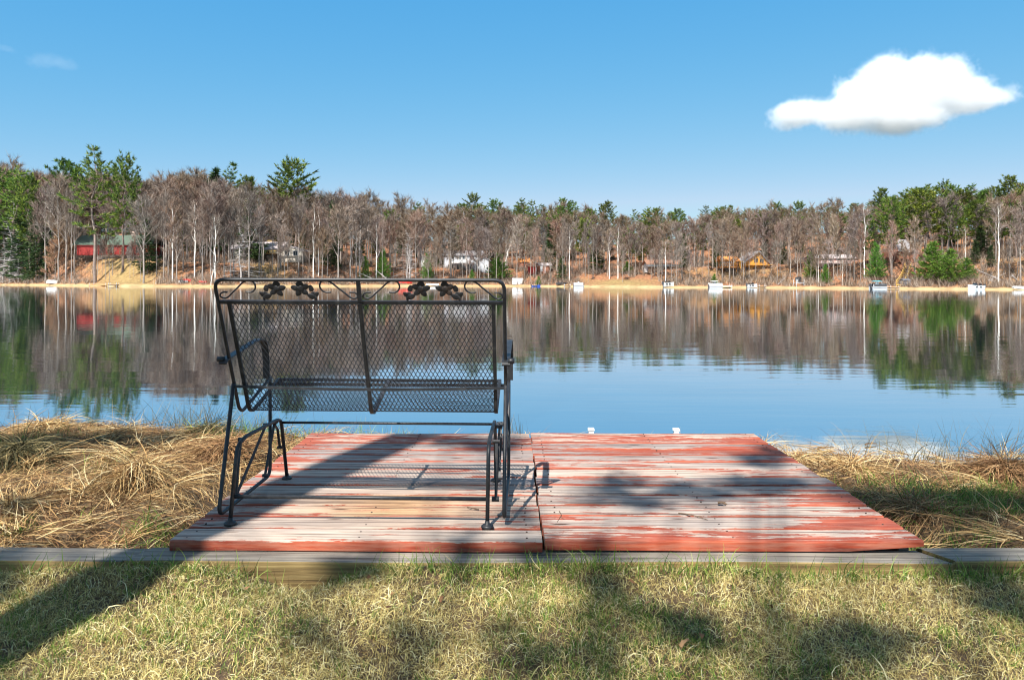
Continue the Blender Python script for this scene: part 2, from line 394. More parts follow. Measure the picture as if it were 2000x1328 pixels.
PITCH, BW, NB, D0 = .158, .1405, 13, 2.850
def deck_section(x0, x1, z, seed, label, right):
    rr = random.Random(seed)
    root = empty('deck_section', (x0, D0, z), label, 'deck')
    mb = MB(); bvs, pws, yel = [], [], []
    nx = 46; L = x1-x0
    prof = [(0, -.041, -1.35), (0, -.007, -1.06), (.0025, -.0015, -1.0), (.007, 0, -.96), (BW*.5, .0006, 0), (BW-.007, 0, .96), (BW-.0025, -.0015, 1.0), (BW, -.007, 1.06), (BW, -.041, 1.35)]
    for i in range(NB):
        y0 = i*PITCH + rr.uniform(-.003, .003); dz = rr.uniform(-.0018, .0018); tilt = rr.uniform(-.012, .012)
        ea, eb = rr.uniform(-.006, .006), rr.uniform(-.006, .006); ph = rr.uniform(0, 6); base = len(mb.v)
        bp = rr.uniform(.04, .36)
        if right: bp += .05 + .24*float(sstep(5, 10, i))
        else: bp += .18*float(sstep(6, 12, i))
        for k in range(nx+1):
            t = k/nx; x = ea + t*(L+eb-ea); wv = .0016*math.sin(t*5+ph); wy = .0012*math.sin(t*4.1+ph*2)
            for (py, pz, bvv) in prof:
                zz = pz
                if right and i == 0 and pz < -.03 and t > .80: zz = -.041 + .018*((t-.80)/.2)
                mb.v.append((x, y0+py+wy, zz+dz+wv+tilt*(py-BW/2)))
                bvs.append(bvv)
                q = bp + .10*math.sin(x*3.1+i*2.7)*(1 if right else .6)
                if right: q += (.42 if i in (1, 3) else .22)*float(sstep(L-.36, L-.03, x+.13*math.sin(i*2.3)))
                else: q += .26*float(sstep(.30, .03, x+.09*math.sin(i*3.1))) - .05
                pws.append(q)
                yel.append(0 if right else float(np.exp(-((x-.83)/.42)**2))*(1 if i in (2, 3) else .25 if i in (1, 4) else 0))
        n = len(prof)
        for k in range(nx):
            for j in range(n-1):
                a = base+k*n+j; mb.f.append((a, a+n, a+n+1, a+1))
            a = base+k*n; mb.f.append((a+n-1, a+n-1+n, a+n, a))
        mb.f.append(tuple(range(base, base+n))); mb.f.append(tuple(range(base+nx*n, base+nx*n+n))[::-1])
    nf = len(mb.f); nv = len(mb.v)
    for i in range(NB):
        for jx in (.06, L/2, L-.06):
            for fy in (.035, .105):
                mb.lathe((jx+rr.uniform(-.006, .006), i*PITCH+fy+rr.uniform(-.006, .006), -.002), [(.0042, 0), (.0042, .0036), (.003, .0044)], 8)
    k = len(mb.v)-nv; bvs += [0]*k; pws += [0]*k; yel += [0]*k
    o = mb.build('boards', M['deck'], root); o.data.materials.append(M['nail'])
    for p_ in o.data.polygons[nf:]: p_.material_index = 1
    for nm, val in (('bv', bvs), ('pw', pws), ('yel', yel)):
        a = o.data.attributes.new(nm, 'FLOAT', 'POINT'); a.data.foreach_set('value', val)
    for jx in (.06, L/2, L-.06):
        j = MB(); j.box((jx-.02, .045, -.125), (jx+.02, NB*PITCH-.03, -.0435)); j.build('joist', M['grey_wood'], root)
    return root
deck_section(-1.36, .122, 0, 3, 'worn red deck section with bare grey boards, under the black metal glider', False)
deck_section(.131, 1.645, .004, 8, 'peeling red deck section with nothing standing on it, beside the glider', True)

# white posts showing behind the deck
M['white'] = simple('white_paint', (.78, .78, .76), .5, .05)
for p_, lb in ((1155, 'white post top behind the deck, the one closer to the glider'), (1322, 'white post top behind the deck, the one farther from the glider')):
    a = at(p_, 847, 4.965)
    t = empty('dock_post', (a.x, 4.985, -.45), lb, 'post', 'white posts behind the deck')
    q = MB(); q.box((-.017, -.017, -.3), (.017, .017, .452)); q.build('post', M['white'], t)
    q = MB(); q.prism([(-.022, -.022, .4523), (.022, -.022, .4523), (.020, -.020, .466), (-.020, -.020, .466)], (0, .044, 0)); q.build('cap', M['white'], t)

# ------------------------------------------------------------------ landscape timbers
m, nt, b = nodes('landscape_timber_wood')
g = noise(nt, 1, 6, .62, None, (1.4, 45, 45)); n2 = noise(nt, 1.6, 5, .6); fi = noise(nt, 1, 5, .6, None, (4, 160, 160))
top = ramp(nt, g, [(.34, (.07, .06, .052)), (.47, (.23, .20, .175)), (.66, (.39, .345, .30))])
frt = ramp(nt, g, [(.34, (.10, .06, .025)), (.47, (.27, .175, .065)), (.66, (.40, .285, .12))])
ge = nt.nodes.new('ShaderNodeNewGeometry'); sx = nt.nodes.new('ShaderNodeSeparateXYZ'); nt.links.new(ge.outputs['Normal'], sx.inputs[0])
up = ramp(nt, sx.outputs[2], [(.55, (0, 0, 0)), (.8, (1, 1, 1))])
c = mix(nt, up, frt, top)
c = mix(nt, 1, c, ramp(nt, n2, [(.3, (.62, .64, .6)), (.65, (1.05, 1.05, 1.0))]), 'MULTIPLY')
c = mix(nt, .6, c, ramp(nt, fi, [(.3, (.6, .58, .55)), (.55, (1.05, 1.05, 1.05))]), 'MULTIPLY')
nt.links.new(c, b.inputs['Base Color']); b.inputs['Roughness'].default_value = .85; bump(nt, b, math_(nt, 'ADD', g, fi), .5, .006)
M['timber'] = m
def timber(x0, x1, y0, ztop, yaw, label, skew=0, skew0=0):
    mb = MB(); w, h, c = .14, .14, .006; nx = 40; L = x1-x0
    pr = [(0, -h), (0, -c), (c*.4, -c*.3), (c*1.2, 0), (w-c, 0), (w, -c), (w, -h)]; n = len(pr)
    for k in range(nx+1):
        t = k/nx; 
        for (py, pz) in pr:
            sk = (skew*t + skew0*(1-t))*(py/w)
            mb.v.append((t*L+sk, py+.003*math.sin(t*7+L), pz+.003*math.sin(t*9+1)))
    for k in range(nx):
        for j in range(n):
            a = k*n+j; d = k*n+(j+1) % n; mb.f.append((a, a+n, d+n, d))
    mb.f.append(tuple(range(n))); mb.f.append(tuple(range(nx*n, nx*n+n))[::-1])
    o = mb.build('landscape_timber', M['timber'], loc=(x0, y0, ztop)); o.rotation_euler = (0, 0, yaw)
    return tag(o, label, 'timber', 'timbers edging the lawn')
timber(-6.2, -1.50, 2.795, -.047, -.007, 'grey landscape timber under loose straw, running from the deck corner to the left', .045)
timber(-1.49, 1.70, 2.758, -.046, .0, 'long grey landscape timber with yellow face under the front edge of the red deck', -.075, .045)
timber(1.716, 6.4, 2.768, -.043, .006, 'grey landscape timber in the shade running right from the deck corner', 0, -.075)

# ------------------------------------------------------------------ glider bench
m, nt, b = nodes('black_wrought_iron')
n1 = noise(nt, 40, 5); n2 = noise(nt, 9, 4)
c = ramp(nt, n1, [(.35, (.010, .0105, .012)), (.58, (.021, .0215, .024)), (.72, (.05, .047, .045))])
c = mix(nt, ramp(nt, n2, [(.64, (0, 0, 0)), (.76, (.7, .7, .7))]), c, (.075, .048, .034))
nt.links.new(c, b.inputs['Base Color']); b.inputs['Roughness'].default_value = .48; b.inputs['Specular IOR Level'].default_value = .5; bump(nt, b, n1, .15, .002)
M['iron'] = m
OX, OY = -1.24, 3.05
B = empty('patio_glider', (OX, OY, .0012), 'black wrought iron two-seat glider bench with mesh back and leaf ornaments on the red deck', 'glider bench')
B.rotation_euler = (0, 0, rad(-1.6))
def L(lx, Y, z): return Vector((lx, Y-OY, z))
SL = .448
def pl(lx, z): return L(lx, 2.985+(1.036-z)*SL, z)      # a point of the reclining back plane
TR = .0078; W = 1.21
fr = MB()
side = lambda lx: [L(lx, 3.63, .541), L(lx, 3.51, .503), L(lx, 3.285, .435), L(lx, 3.245, .455)]
path = side(0)+[pl(0, 1.036), pl(W, 1.036)]+side(W)[::-1]
fr.tube(rounded(path, .045, 6), TR, 10); fr.build('back_frame', M['iron'], B, True)
q = MB(); q.tube([pl(.008, .942), pl(W-.008, .942)], 0, 4, flat=(.0075, .0062, (0, 1, .4))); q.build('upper_rail', M['iron'], B)
q = MB(); q.tube(spline([L(0.0, 3.185, .563), L(.3, 3.158, .560), L(.605, 3.150, .558), L(.9, 3.158, .560), L(W, 3.185, .563)], 5), 0, 4, flat=(.0058, .004, (0, 1, 0))); q.build('lower_rail', M['iron'], B)
prof = spline([(0, 3.027, .942), (0, 3.198, .560), (0, 3.238, .470), (0, 3.275, .440), (0, 3.33, .448), (0, 3.5, .497), (0, 3.60, .528), (0, 3.645, .535), (0, 3.662, .515)], 14)
q = MB(); q.tube([L(.605, p.y-.010, p.z-.006) for p in prof]+[], 0, 4, flat=(.0085, .004, (0, 1, 0)))
q.tube([pl(.605, 1.03)-Vector((0, .004, 0)), pl(.605, .942)-Vector((0, .010, 0))], 0, 4, flat=(.0085, .004, (0, 1, 0))); q.build('centre_bar', M['iron'], B)
for lx in (.046, W-.046):
    q = MB(); q.tube([L(lx, p.y, p.z) for p in prof], 0, 4, flat=(.0075, .005, (0, 1, 0))); q.build('side_bar', M['iron'], B)
# expanded metal mesh: real diamonds
acc = [0]
for i in range(1, len(prof)): acc.append(acc[-1]+(prof[i]-prof[i-1]).length)
def along(d):
    for i in range(1, len(acc)):
        if d <= acc[i] or i == len(acc)-1:
            t = (d-acc[i-1])/(acc[i]-acc[i-1]); return prof[i-1].lerp(prof[i], t)
def mesh_panel(d0, d1, x0, x1, name):
    q = MB(); w = .0192; nw = round((x1-x0)/w); w = (x1-x0)/nw; hr = .0188; nk = round((d1-d0)/hr)
    for i in range(nw):
        for sgn in (0, 1):
            P = []
            for k in range(nk+1):
                for (fr_, off) in ((0, 0),) if k == nk else ((0, 0), (.14, .0), (.86, 1)):
                    kk = k+fr_; p = along(min(d0+kk*(d1-d0)/nk, acc[-1]))
                    ev = ((k % 2) == 0); a = 0.0 if ev else .5; bb = .5-a
                    x = (a + (bb-a)*(0.06 if fr_ == .14 else .94 if fr_ == .86 else 0))
                    x = i+x if sgn == 0 else i+1-x
                    P.append(L(x0+x*w, p.y, p.z))
            q.tube(P, .0018, 4, cap=False)
    return q.build(name, M['iron'], B)
dl = next(acc[i] for i in range(len(prof)) if prof[i].y > 3.285)
mesh_panel(.006, dl, .05, W-.05, 'mesh_back'); mesh_panel(dl, acc[-1]-.004, .05, W-.05, 'mesh_seat')
q = MB(); q.tube([L(.046, 3.655, .53), L(W-.046, 3.655, .53)], .008, 8)
q.tube([L(.02, 3.60, .515), L(W-.02, 3.60, .515)], .008, 8); q.build('seat_rail', M['iron'], B, True)
# scrolls and leaves between the two top rails
def z2l(zx, zy):
    ax, az = ray(410+zx/6.667, 530+zy/6.667)
    # z = CZ + az*Y ; Y = 2.985 + (1.036 - z)*SL
    Y = (2.985+(1.036-CZ)*SL)/(1+az*SL)
    return ax*Y-OX, CZ+az*Y
S1 = [(235, 284), (185, 283), (145, 305), (143, 340), (195, 362), (245, 345), (300, 292), (370, 225), (435, 162), (500, 132), (565, 145), (602, 200), (590, 255), (545, 283), (475, 281)]
S1 = [z2l(*p) for p in S1]
HALF = W/2
for half in (0, 1):
    for mir in (0, 1):
        pts = []
        for x, z in S1:
            x = min(max(x, .014), 2); x = x if not mir else HALF-x+.006
            pts.append(pl(x+half*HALF, z+.003))
        q = MB(); q.tube(spline(pts, 5), .0036, 8); q.build('scroll', M['iron'], B, True)
PET = [((875, 168), (40, 46), 90), ((805, 200), (48, 36), 160), ((955, 215), (48, 36), 15), ((835, 275), (46, 34), 215), ((925, 288), (46, 34), -55), ((880, 230), (40, 40), 0),
       ((742, 222), (46, 30), 80), ((692, 298), (44, 28), 130), ((768, 322), (54, 34), 25), ((735, 300), (34, 34), 0), ((716, 352), (16, 34), 0)]
nrm = Vector((0, -1, -SL)).normalized(); upv = Vector((0, -SL, 1)).normalized(); xv = Vector((1, 0, 0))
for half in (0, 1):
    for mir in (0, 1):
        q = MB()
        for k, ((zx, zy), (ra, rb), ang) in enumerate(PET):
            x, z = z2l(zx, zy); u = .000324*1.0
            x = x if not mir else HALF-x+.012
            a = rad(ang if not mir else 180-ang); d = xv*math.cos(a)+upv*math.sin(a); e = nrm.cross(d)
            d2 = (d+nrm*.10*(1 if k % 2 else -.6)).normalized(); n2 = (nrm-d2*nrm.dot(d2)).normalized(); e = n2.cross(d2)
            rot = Matrix((d2, e, n2)).transposed()
            q.blob(pl(x+half*HALF, z)+nrm*.001*(k % 3), ra*u*1.05, rb*u*1.12, .0022, rot, 14, 6, fn=lambda p: Vector((p.x, p.y*(1-.25*p.x/(.000324*46)), p.z)))
        q.build('leaf_cluster', M['iron'], B, True)
for lx, sg in ((0, -1), (W, 1)):
    q = MB(); x = lx+sg*(.012 if sg < 0 else .004)
    arm = spline([L(x, 3.10, .672), L(x, 3.135, .690), L(x, 3.30, .716), L(x, 3.46, .742), L(x, 3.54, .742), L(x, 3.585, .712), L(x, 3.607, .64), L(x, 3.612, .54)], 6)
    q.tube(arm, 0, 4, flat=(.017, .003, (0, 0, 1))); a_ = q.build('arm', M['iron'], B)
    q = MB(); q.tube([L(lx+sg*.012, 3.115, .69), L(lx+sg*.040, 3.115, .69)], .0125, 10); q.build('arm_clip', M['iron'], a_, True)
    q = MB(); x = lx
    q.tube(rounded([L(x, 3.185, .575), L(x, 3.034, .036), L(x+.0, 3.634, .050), L(x, 3.63, .545)], .05, 7), .0086, 10); q.build('seat_leg', M['iron'], B, True)
# glider base standing on four feet
q = MB(); GB = [(3.036, .012), (3.108, .318), (3.195, .338), (3.60, .336), (3.652, .318), (3.738, .012)]
for lx in (.05, W-.07):
    q.tube(rounded([L(lx, *p) for p in GB], .05, 5), .0088, 10)
q.tube([L(.05, 3.062, .112), L(W-.07, 3.062, .112)], .0080, 10)
q.tube([L(.05, 3.650, .312), L(W-.07, 3.650, .312)], .0066, 8)
base = q.build('glider_base', M['iron'], B, True)
for lx in (.05, W-.07):
    for Yf in (3.036, 3.738):
        q = MB(); q.lathe(L(lx, Yf, -.0005), [(.021, 0), (.026, .003), (.026, .009), (.02, .014), (.011, .017), (.0092, .03)], 18); q.build('foot', M['iron'], base, True)
    d = .022 if lx < .5 else -.0
    for P in ([(3.20, .325), (3.165, .2), (3.145, .085)], [(3.50, .330), (3.33, .21), (3.15, .09)], [(3.62, .322), (3.55, .2), (3.49, .085)], [(3.60, .320), (3.66, .275), (3.695, .175)]):
        q = MB(); q.tube([L(lx+(-.022 if lx < .5 else .03), *p) for p in P], 0, 4, flat=(.0058, .0032, (0, 1, 0)))
        for e_ in (P[0], P[-1]): q.tube([L(lx+(-.034 if lx < .5 else .012), *e_), L(lx+(-.006 if lx < .5 else .044), *e_)], .0085, 8)
        q.build('hanger', M['iron'], B)
# ------------------------------------------------------------------ grass, straw and sedge
rng = np.random.default_rng(11)
def blades(P, az, el, length, width, curl, segs=4, twist=.5, hoff=None, keep=True, kink=0.):
    n = len(P); V = np.zeros((n, segs+1, 2, 3)); p = P.copy(); th = el.copy(); a = az.copy()
    tw = rng.normal(0, twist, n); roll = rng.uniform(-1.1, 1.1, n)
    for k in range(segs+1):
        d = np.stack([np.cos(th)*np.cos(a), np.cos(th)*np.sin(a), np.sin(th)], 1)
        perp = np.stack([-np.sin(a), np.cos(a), 0*a], 1); upd = np.cross(perp, d)
        side = perp*np.cos(roll)[:, None] + upd*np.sin(roll)[:, None]
        wk = width*(1-.9*(k/segs)**2)*.5
        V[:, k, 0] = p - side*wk[:, None]; V[:, k, 1] = p + side*wk[:, None]
        if k < segs:
            p = p + d*(length/segs)[:, None]
            if keep:
                g = gz(p[:, 0], p[:, 1]) + (hoff if hoff is not None else .003)
                p[:, 2] = np.maximum(p[:, 2], g)
            th = np.clip(th - curl/segs*rng.uniform(.6, 1.4, n) + rng.normal(0, 1, n)*kink, -1.2, 1.5); a = a + tw/segs + rng.normal(0, 1, n)*kink
    base = (np.arange(n)*(segs+1)*2)[:, None] + (np.arange(segs)*2)[None, :]
    base = base.ravel(); Q = np.stack([base, base+1, base+3, base+2], 1)
    return V.reshape(-1, 3), Q
def dip(X, Y): return ((X+.80)/.20)**2+((Y-2.76)/.10)**2 < 1
def on_deck(X, Y): return (np.abs(X-.1425) < 1.51) & (Y > 2.80) & (Y < 4.91)
def scatter(n, x0, x1, y0, y1, dens=None):
    X = rng.uniform(x0, x1, n); Y = rng.uniform(y0, y1, n)
    k = (np.abs(X) < .76*Y+.75) & ~on_deck(X, Y) & (Y < near_shore(X)+.08) & ~((Y > 2.73) & (Y < 2.93)) & ~(dip(X, Y) & (rng.uniform(0, 1, n) < .9))
    if dens is not None: k &= rng.uniform(0, 1, n) < dens(X, Y)
    X, Y = X[k], Y[k]; return np.stack([X, Y, gz(X, Y)], 1)
M['straw'] = island('dry_straw', [(0, (.11, .06, .028)), (.2, (.26, .145, .06)), (.45, (.44, .265, .105)), (.75, (.58, .40, .175)), (1, (.72, .58, .33))], .65, trans=.12)
M['rust'] = island('dead_sedge', [(0, (.09, .045, .022)), (.4, (.22, .115, .05)), (.75, (.36, .20, .09)), (1, (.50, .33, .16))], .75, trans=.1)
M['thatch'] = island('dry_lawn_grass', [(0, (.12, .075, .03)), (.22, (.31, .215, .075)), (.5, (.53, .42, .15)), (.8, (.70, .59, .25)), (1, (.80, .73, .45))], .65, trans=.12)
M['green'] = island('green_grass', [(0, (.03, .085, .012)), (.35, (.085, .18, .02)), (.7, (.20, .30, .04)), (1, (.36, .42, .09))], .5, trans=.25, spec=.3)
M['sedge'] = island('dark_sedge', [(0, (.03, .028, .015)), (.4, (.08, .07, .03)), (.75, (.16, .13, .055)), (1, (.32, .24, .11))], .7, trans=.1)
def stuff(name, V, Q, m, label):
    return tag(link(name, np_mesh(name, V, Q, m)), label=label, kind='stuff')
def cat_(L_):
    vs, qs, n = [], [], 0
    for v, q in L_: vs.append(v); qs.append(q+n); n += len(v)
    return np.concatenate(vs), np.concatenate(qs)
def flow(P, seed, spread): return 6.28*1.4*fbm(P[:, 0]*.8, P[:, 1]*.8, seed, 2) + rng.normal(0, spread, len(P))
# straw on the bank
parts = []
P = scatter(240000, -7, 7, 2.92, 6.4, lambda X, Y: .30+.6*fbm(X*2.4, Y*2.4, 60))
n = len(P); mo = fbm(P[:, 0]*1.6, P[:, 1]*1.6, 44)
is_r = rng.uniform(0, 1, n) < np.clip(.48+3.4*(mo-.45)+.45*sstep(1.5, 2.4, P[:, 0])*sstep(4.6, 3.6, P[:, 1])+.3*sstep(5.2, 5.8, P[:, 1]), .12, .9)
h = rng.uniform(0, 1, n)**2.5*.035
def mk(sel, lmin, lmax, seed):
    p = P[sel]; k = len(p)
    return blades(p, flow(p, seed, 1.25), rng.uniform(-.1, .62, k)+(rng.uniform(0, 1, k) < .06)*.6, rng.uniform(lmin, lmax, k), rng.uniform(.0016, .0042, k), rng.uniform(.1, .9, k), 4, .25, h[sel], kink=.10)
v1 = mk(~is_r, .05, .22, 5); v2 = mk(is_r, .03, .17, 6)
# bundles of flattened, broken straw
B_ = []
for _ in range(420):
    X = rng.uniform(-5, 5); Y = 2.96+2.8*rng.uniform(0, 1)**1.3
    if on_deck(np.array([X]), np.array([Y]))[0] or abs(X) > .76*Y+.5 or (X > 1.6 and Y < 4.2 and rng.uniform() < .7): continue
    k = int(rng.integers(12, 50)); c = np.array([X, Y])+rng.normal(0, .035, (k, 2)); c = c[~on_deck(c[:, 0], c[:, 1])]; k = len(c)
    if not k: continue
    a = rng.uniform(0, 6.28)
    p = np.stack([c[:, 0], c[:, 1], gz(c[:, 0], c[:, 1])+rng.uniform(.01, .07)], 1)
    B_.append(blades(p, a+rng.normal(0, .42, k), rng.uniform(-.1, .4, k), rng.uniform(.08, .36, k), rng.uniform(.002, .0045, k), rng.uniform(.1, .8, k), 4, .2, rng.uniform(.006, .038, k), kink=.09))
stuff('dry_straw', *cat_([v1]+B_), M['straw'], 'flattened golden straw covering the lake bank')
stuff('dead_sedge', *v2, M['rust'], 'matted brown dead sedge on the lake bank')
# lawn
P = scatter(330000, -2.9, 2.9, 1.7, 2.755, lambda X, Y: .10+1.15*fbm(X*6, Y*6, 61)**1.6); k = len(P)
hh = rng.uniform(0, 1, k)**2*.024
V1 = blades(P, rng.uniform(0, 6.28, k), rng.uniform(.0, 1.0, k), rng.uniform(.014, .043, k), rng.uniform(.0009, .0020, k), rng.uniform(-.2, 1.9, k), 4, .7, hh*.8, kink=.16)
P = scatter(1800, -2.9, 2.9, 1.7, 2.755); k = len(P)
V2 = blades(P, rng.uniform(0, 6.28, k), rng.uniform(.3, 1.3, k), rng.uniform(.05, .11, k), rng.uniform(.0018, .0034, k), rng.uniform(.5, 2.4, k), 5, 1.2, .004, kink=.2)
stuff('lawn_thatch', *cat_([V1, V2]), M['thatch'], 'dry tan grass blades of the lawn')
tuft = scatter(9500, -2.9, 2.9, 1.7, 2.755, lambda X, Y: sstep(.42, .66, fbm(X*2.6, Y*2.6, 77))*.8+.12+.5*sstep(2.55, 2.7, Y)*sstep(-.9, -.4, X))
rep = rng.integers(4, 11, len(tuft)); P = np.repeat(tuft, rep, 0); k = len(P); P[:, :2] += rng.normal(0, .010, (k, 2)); P[:, 2] = gz(P[:, 0], P[:, 1])
P = P[P[:, 1] < 2.752]; k = len(P)
g1 = blades(P, rng.uniform(0, 6.28, k), rng.uniform(.7, 1.5, k), rng.uniform(.016, .046, k), rng.uniform(.0012, .0026, k), rng.uniform(.1, 1.4, k), 3, .6, .002, kink=.12)
def green_near(X0, X1, Y0, Y1, n, l0, l1, thr):
    t = scatter(n, X0, X1, Y0, Y1, lambda X, Y: sstep(thr, thr+.2, fbm(X*1.9, Y*1.9, 78)))
    p = np.repeat(t, 9, 0); k = len(p); p[:, :2] += rng.normal(0, .025, (k, 2)); p = p[~on_deck(p[:, 0], p[:, 1])]; p[:, 2] = gz(p[:, 0], p[:, 1]); k = len(p)
    return blades(p, rng.uniform(0, 6.28, k), rng.uniform(.7, 1.5, k), rng.uniform(l0, l1, k), rng.uniform(.002, .0035, k), rng.uniform(.1, 1.2, k), 3, .5, .002)
def patch(px, py, z, r, n, l0, l1):
    c = onz(px, py, z); p = np.zeros((n, 3)); p[:, 0] = c.x+rng.normal(0, r, n); p[:, 1] = c.y+rng.normal(0, r, n); p = p[~on_deck(p[:, 0], p[:, 1])]; p[:, 2] = gz(p[:, 0], p[:, 1]); k = len(p)
    return blades(p, rng.uniform(0, 6.28, k), rng.uniform(.6, 1.45, k), rng.uniform(l0, l1, k), rng.uniform(.0022, .0038, k), rng.uniform(.2, 1.5, k), 4, .5, .002)
P = scatter(4200, -2.9, 2.9, 2.66, 2.752, lambda X, Y: .25+.75*sstep(-.55, -.3, X)*fbm(X*4, Y*0, 79)); k = len(P)
edge = blades(P, rng.uniform(0, 6.28, k), rng.uniform(.8, 1.5, k), rng.uniform(.04, .115, k), rng.uniform(.002, .0036, k), rng.uniform(.1, 1.3, k), 4, .5, .002, kink=.08)
gs = [g1, edge, green_near(1.65, 3.6, 2.95, 4.1, 700, .05, .12, .45), green_near(-4, -1.4, 2.95, 5.4, 220, .05, .11, .62),
      patch(60, 858, -.06, .12, 160, .06, .16), patch(195, 925, -.06, .06, 60, .06, .16), patch(500, 828, -.1, .22, 500, .1, .24), patch(300, 1035, -.07, .06, 120, .04, .10), patch(320, 1055, -.07, .08, 120, .04, .10),
      patch(745, 826, -.1, .16, 520, .12, .26), patch(620, 830, -.1, .12, 160, .08, .2), patch(1840, 960, -.1, .18, 420, .07, .18), patch(1730, 990, -.1, .12, 200, .05, .12), patch(1960, 1010, -.1, .15, 240, .06, .15), patch(30, 1035, -.07, .05, 90, .04, .10)]
stuff('green_grass', *cat_(gs), M['green'], 'fresh green grass blades growing through the dry grass')

# distinct clumps: things
def tussock(px, py, zb, r, h, n, mat_, label, name='grass_tussock', cat='tussock', droop=1.9, lean=0, dark=0):
    c = onz(px, py, zb) if isinstance(py, (int, float)) else Vector(py)
    zb0 = float(gz(c.x, c.y)); a = rng.uniform(0, 6.28, n); rr = np.abs(rng.normal(0, r*.38, n))
    P = np.stack([c.x+np.cos(a)*rr, c.y+np.sin(a)*rr, zb0+np.maximum(0, h*.75*(1-(rr/r)**2))*rng.uniform(.3, 1, n)], 1)
    up_ = rng.uniform(0, 1, n) < .05
    v, q = blades(P, a+rng.normal(lean, .75, n), np.where(up_, rng.uniform(.5, 1.3, n), rng.uniform(-.5, .45, n)), rng.uniform(.35, 1.0, n)*(r+h*.6)*np.where(up_, .8, 1), rng.uniform(.0026, .0056, n), droop*.6*rng.uniform(.3, 1.3, n), 5, .3, rng.uniform(0, .025, n), kink=.10)
    v = v - np.array([c.x, c.y, zb0])
    return tag(link(name, np_mesh(name, v, q, mat_), loc=(c.x, c.y, zb0)), label, cat)
def sedge(px, py, zb, r, l0, l1, n, mat_, label, name='sedge_clump', cat='sedge', el0=.85, curl=.8, wid=.0032):
    c = onz(px, py, zb); zb0 = min(float(gz(c.x, c.y)), zb+.03)
    P = np.stack([c.x+rng.normal(0, r, n), c.y+rng.normal(0, r*.6, n), np.full(n, zb0)], 1)
    v, q = blades(P, rng.uniform(0, 6.28, n), rng.uniform(el0, 1.52, n), rng.uniform(l0, l1, n), rng.uniform(wid*.6, wid*1.2, n), curl*rng.uniform(.2, 1.6, n), 6, .3, 0, keep=False)
    v = v - np.array([c.x, c.y, zb0])
    if r >= .14: return tag(link('sedge_fringe', np_mesh('sedge_fringe', v, q, mat_), loc=(c.x, c.y, zb0)), label, kind='stuff')
    return tag(link(name, np_mesh(name, v, q, mat_), loc=(c.x, c.y, zb0)), label, cat)
T = 'straw'
tussock(268, 962, -.08, .22, .16, 620, M['straw'], 'round golden straw tussock, tallest one left of the bench')
tussock(215, 950, -.08, .10, .26, 160, M['straw'], 'sheaf of pale straw leaning against the round golden tussock')
tussock(45, 915, -.08, .24, .20, 1000, M['sedge'], 'big grey-brown sedge tussock with a few green blades, far left')
tussock(25, 1000, -.08, .26, .10, 700, M['straw'], 'low heap of flattened pale straw below the grey-brown tussock')
tussock(440, 905, -.08, .22, .14, 600, M['rust'], 'flat brown sedge tussock beside the left legs of the bench')
tussock(90, 830, -.08, .26, .07, 700, M['straw'], 'golden straw mound at the water edge, far left')
tussock(410, 838, -.08, .20, .15, 600, M['sedge'], 'bushy dark sedge tussock at the water, left of the bench back')
tussock(1660, 908, -.13, .22, .08, 700, M['straw'], 'blond straw tussock at the water, right of the deck corner')
tussock(1560, 900, -.13, .18, .10, 420, M['straw'], 'straw tussock leaning against the right edge of the deck')
tussock(1965, 930, -.13, .28, .16, 900, M['rust'], 'dark rusty sedge tussock at the water, far right')
tussock(1480, 1040, -.1, .01, .01, 4, M['straw'], 'few straws under the deck edge') if False else None
tussock(1790, 1015, -.1, .24, .07, 600, M['rust'], 'low grey-brown tussock in the shade behind the right timber')
tussock(1640, 1040, -.1, .22, .06, 420, M['rust'], 'low brown tussock touching the right edge of the deck') if False else None
sedge(330, 835, -.14, .24, .16, .42, 170, M['sedge'], 'thin dark sedge stems over the water, left of the bushy tussock')
sedge(385, 828, -.12, .13, .2, .46, 120, M['sedge'], 'arching dark sedge in front of the water beside the bushy tussock')
sedge(470, 838, -.14, .2, .15, .36, 260, M['sedge'], 'brown and green sedge at the water behind the left bench leg')
sedge(700, 835, -.2, .45, .10, .26, 330, M['rust'], 'brown sedge fringe at the water, seen under the bench seat')
sedge(880, 842, -.2, .28, .10, .24, 170, M['sedge'], 'dark sedge fringe at the water, behind the right half of the bench')
sedge(1003, 856, -.2, .05, .22, .42, 26, M['sedge'], 'tall bare weed stalks right of the bench at the water', 'weed_stalks', 'weed', 1.15, .3, .006)
sedge(1075, 858, -.24, .22, .06, .20, 80, M['sedge'], 'sparse dark twiggy weeds behind the gap of the deck')
sedge(1485, 874, -.2, .045, .12, .24, 46, M['straw'], 'pale upright reed stubble at the far right corner of the deck', 'reed_clump', 'reeds', 1.1, .5, .006)
sedge(1512, 884, -.2, .05, .10, .24, 30, M['straw'], 'few pale reeds just right of the deck corner', 'reed_clump', 'reeds', 1.0, .9, .005)
sedge(1650, 890, -.2, .08, .18, .46, 26, M['straw'], 'long single pale reeds over the water right of the deck', 'reed_clump', 'reeds', .8, 1.6, .0045)
sedge(1740, 890, -.2, .12, .18, .42, 34, M['sedge'], 'bent dark reed stems drooping to the water', 'reed_clump', 'reeds', .8, 2.2, .004)
sedge(1880, 892, -.2, .2, .14, .42, 110, M['sedge'], 'tangle of arching dark sedge at the water, far right')
sedge(1960, 888, -.2, .14, .16, .46, 80, M['sedge'], 'tall dark sedge at the right end of the near shore')
sedge(25, 815, -.16, .2, .10, .28, 40, M['sedge'], 'few thin stems over the water at the left end of the near shore')
sedge(210, 826, -.16, .3, .06, .18, 120, M['sedge'], 'short dark sedge behind the straw at the left water edge')
sedge(1800, 890, -.2, .25, .12, .34, 110, M['sedge'], 'dark twiggy stems over the water between deck and right edge')
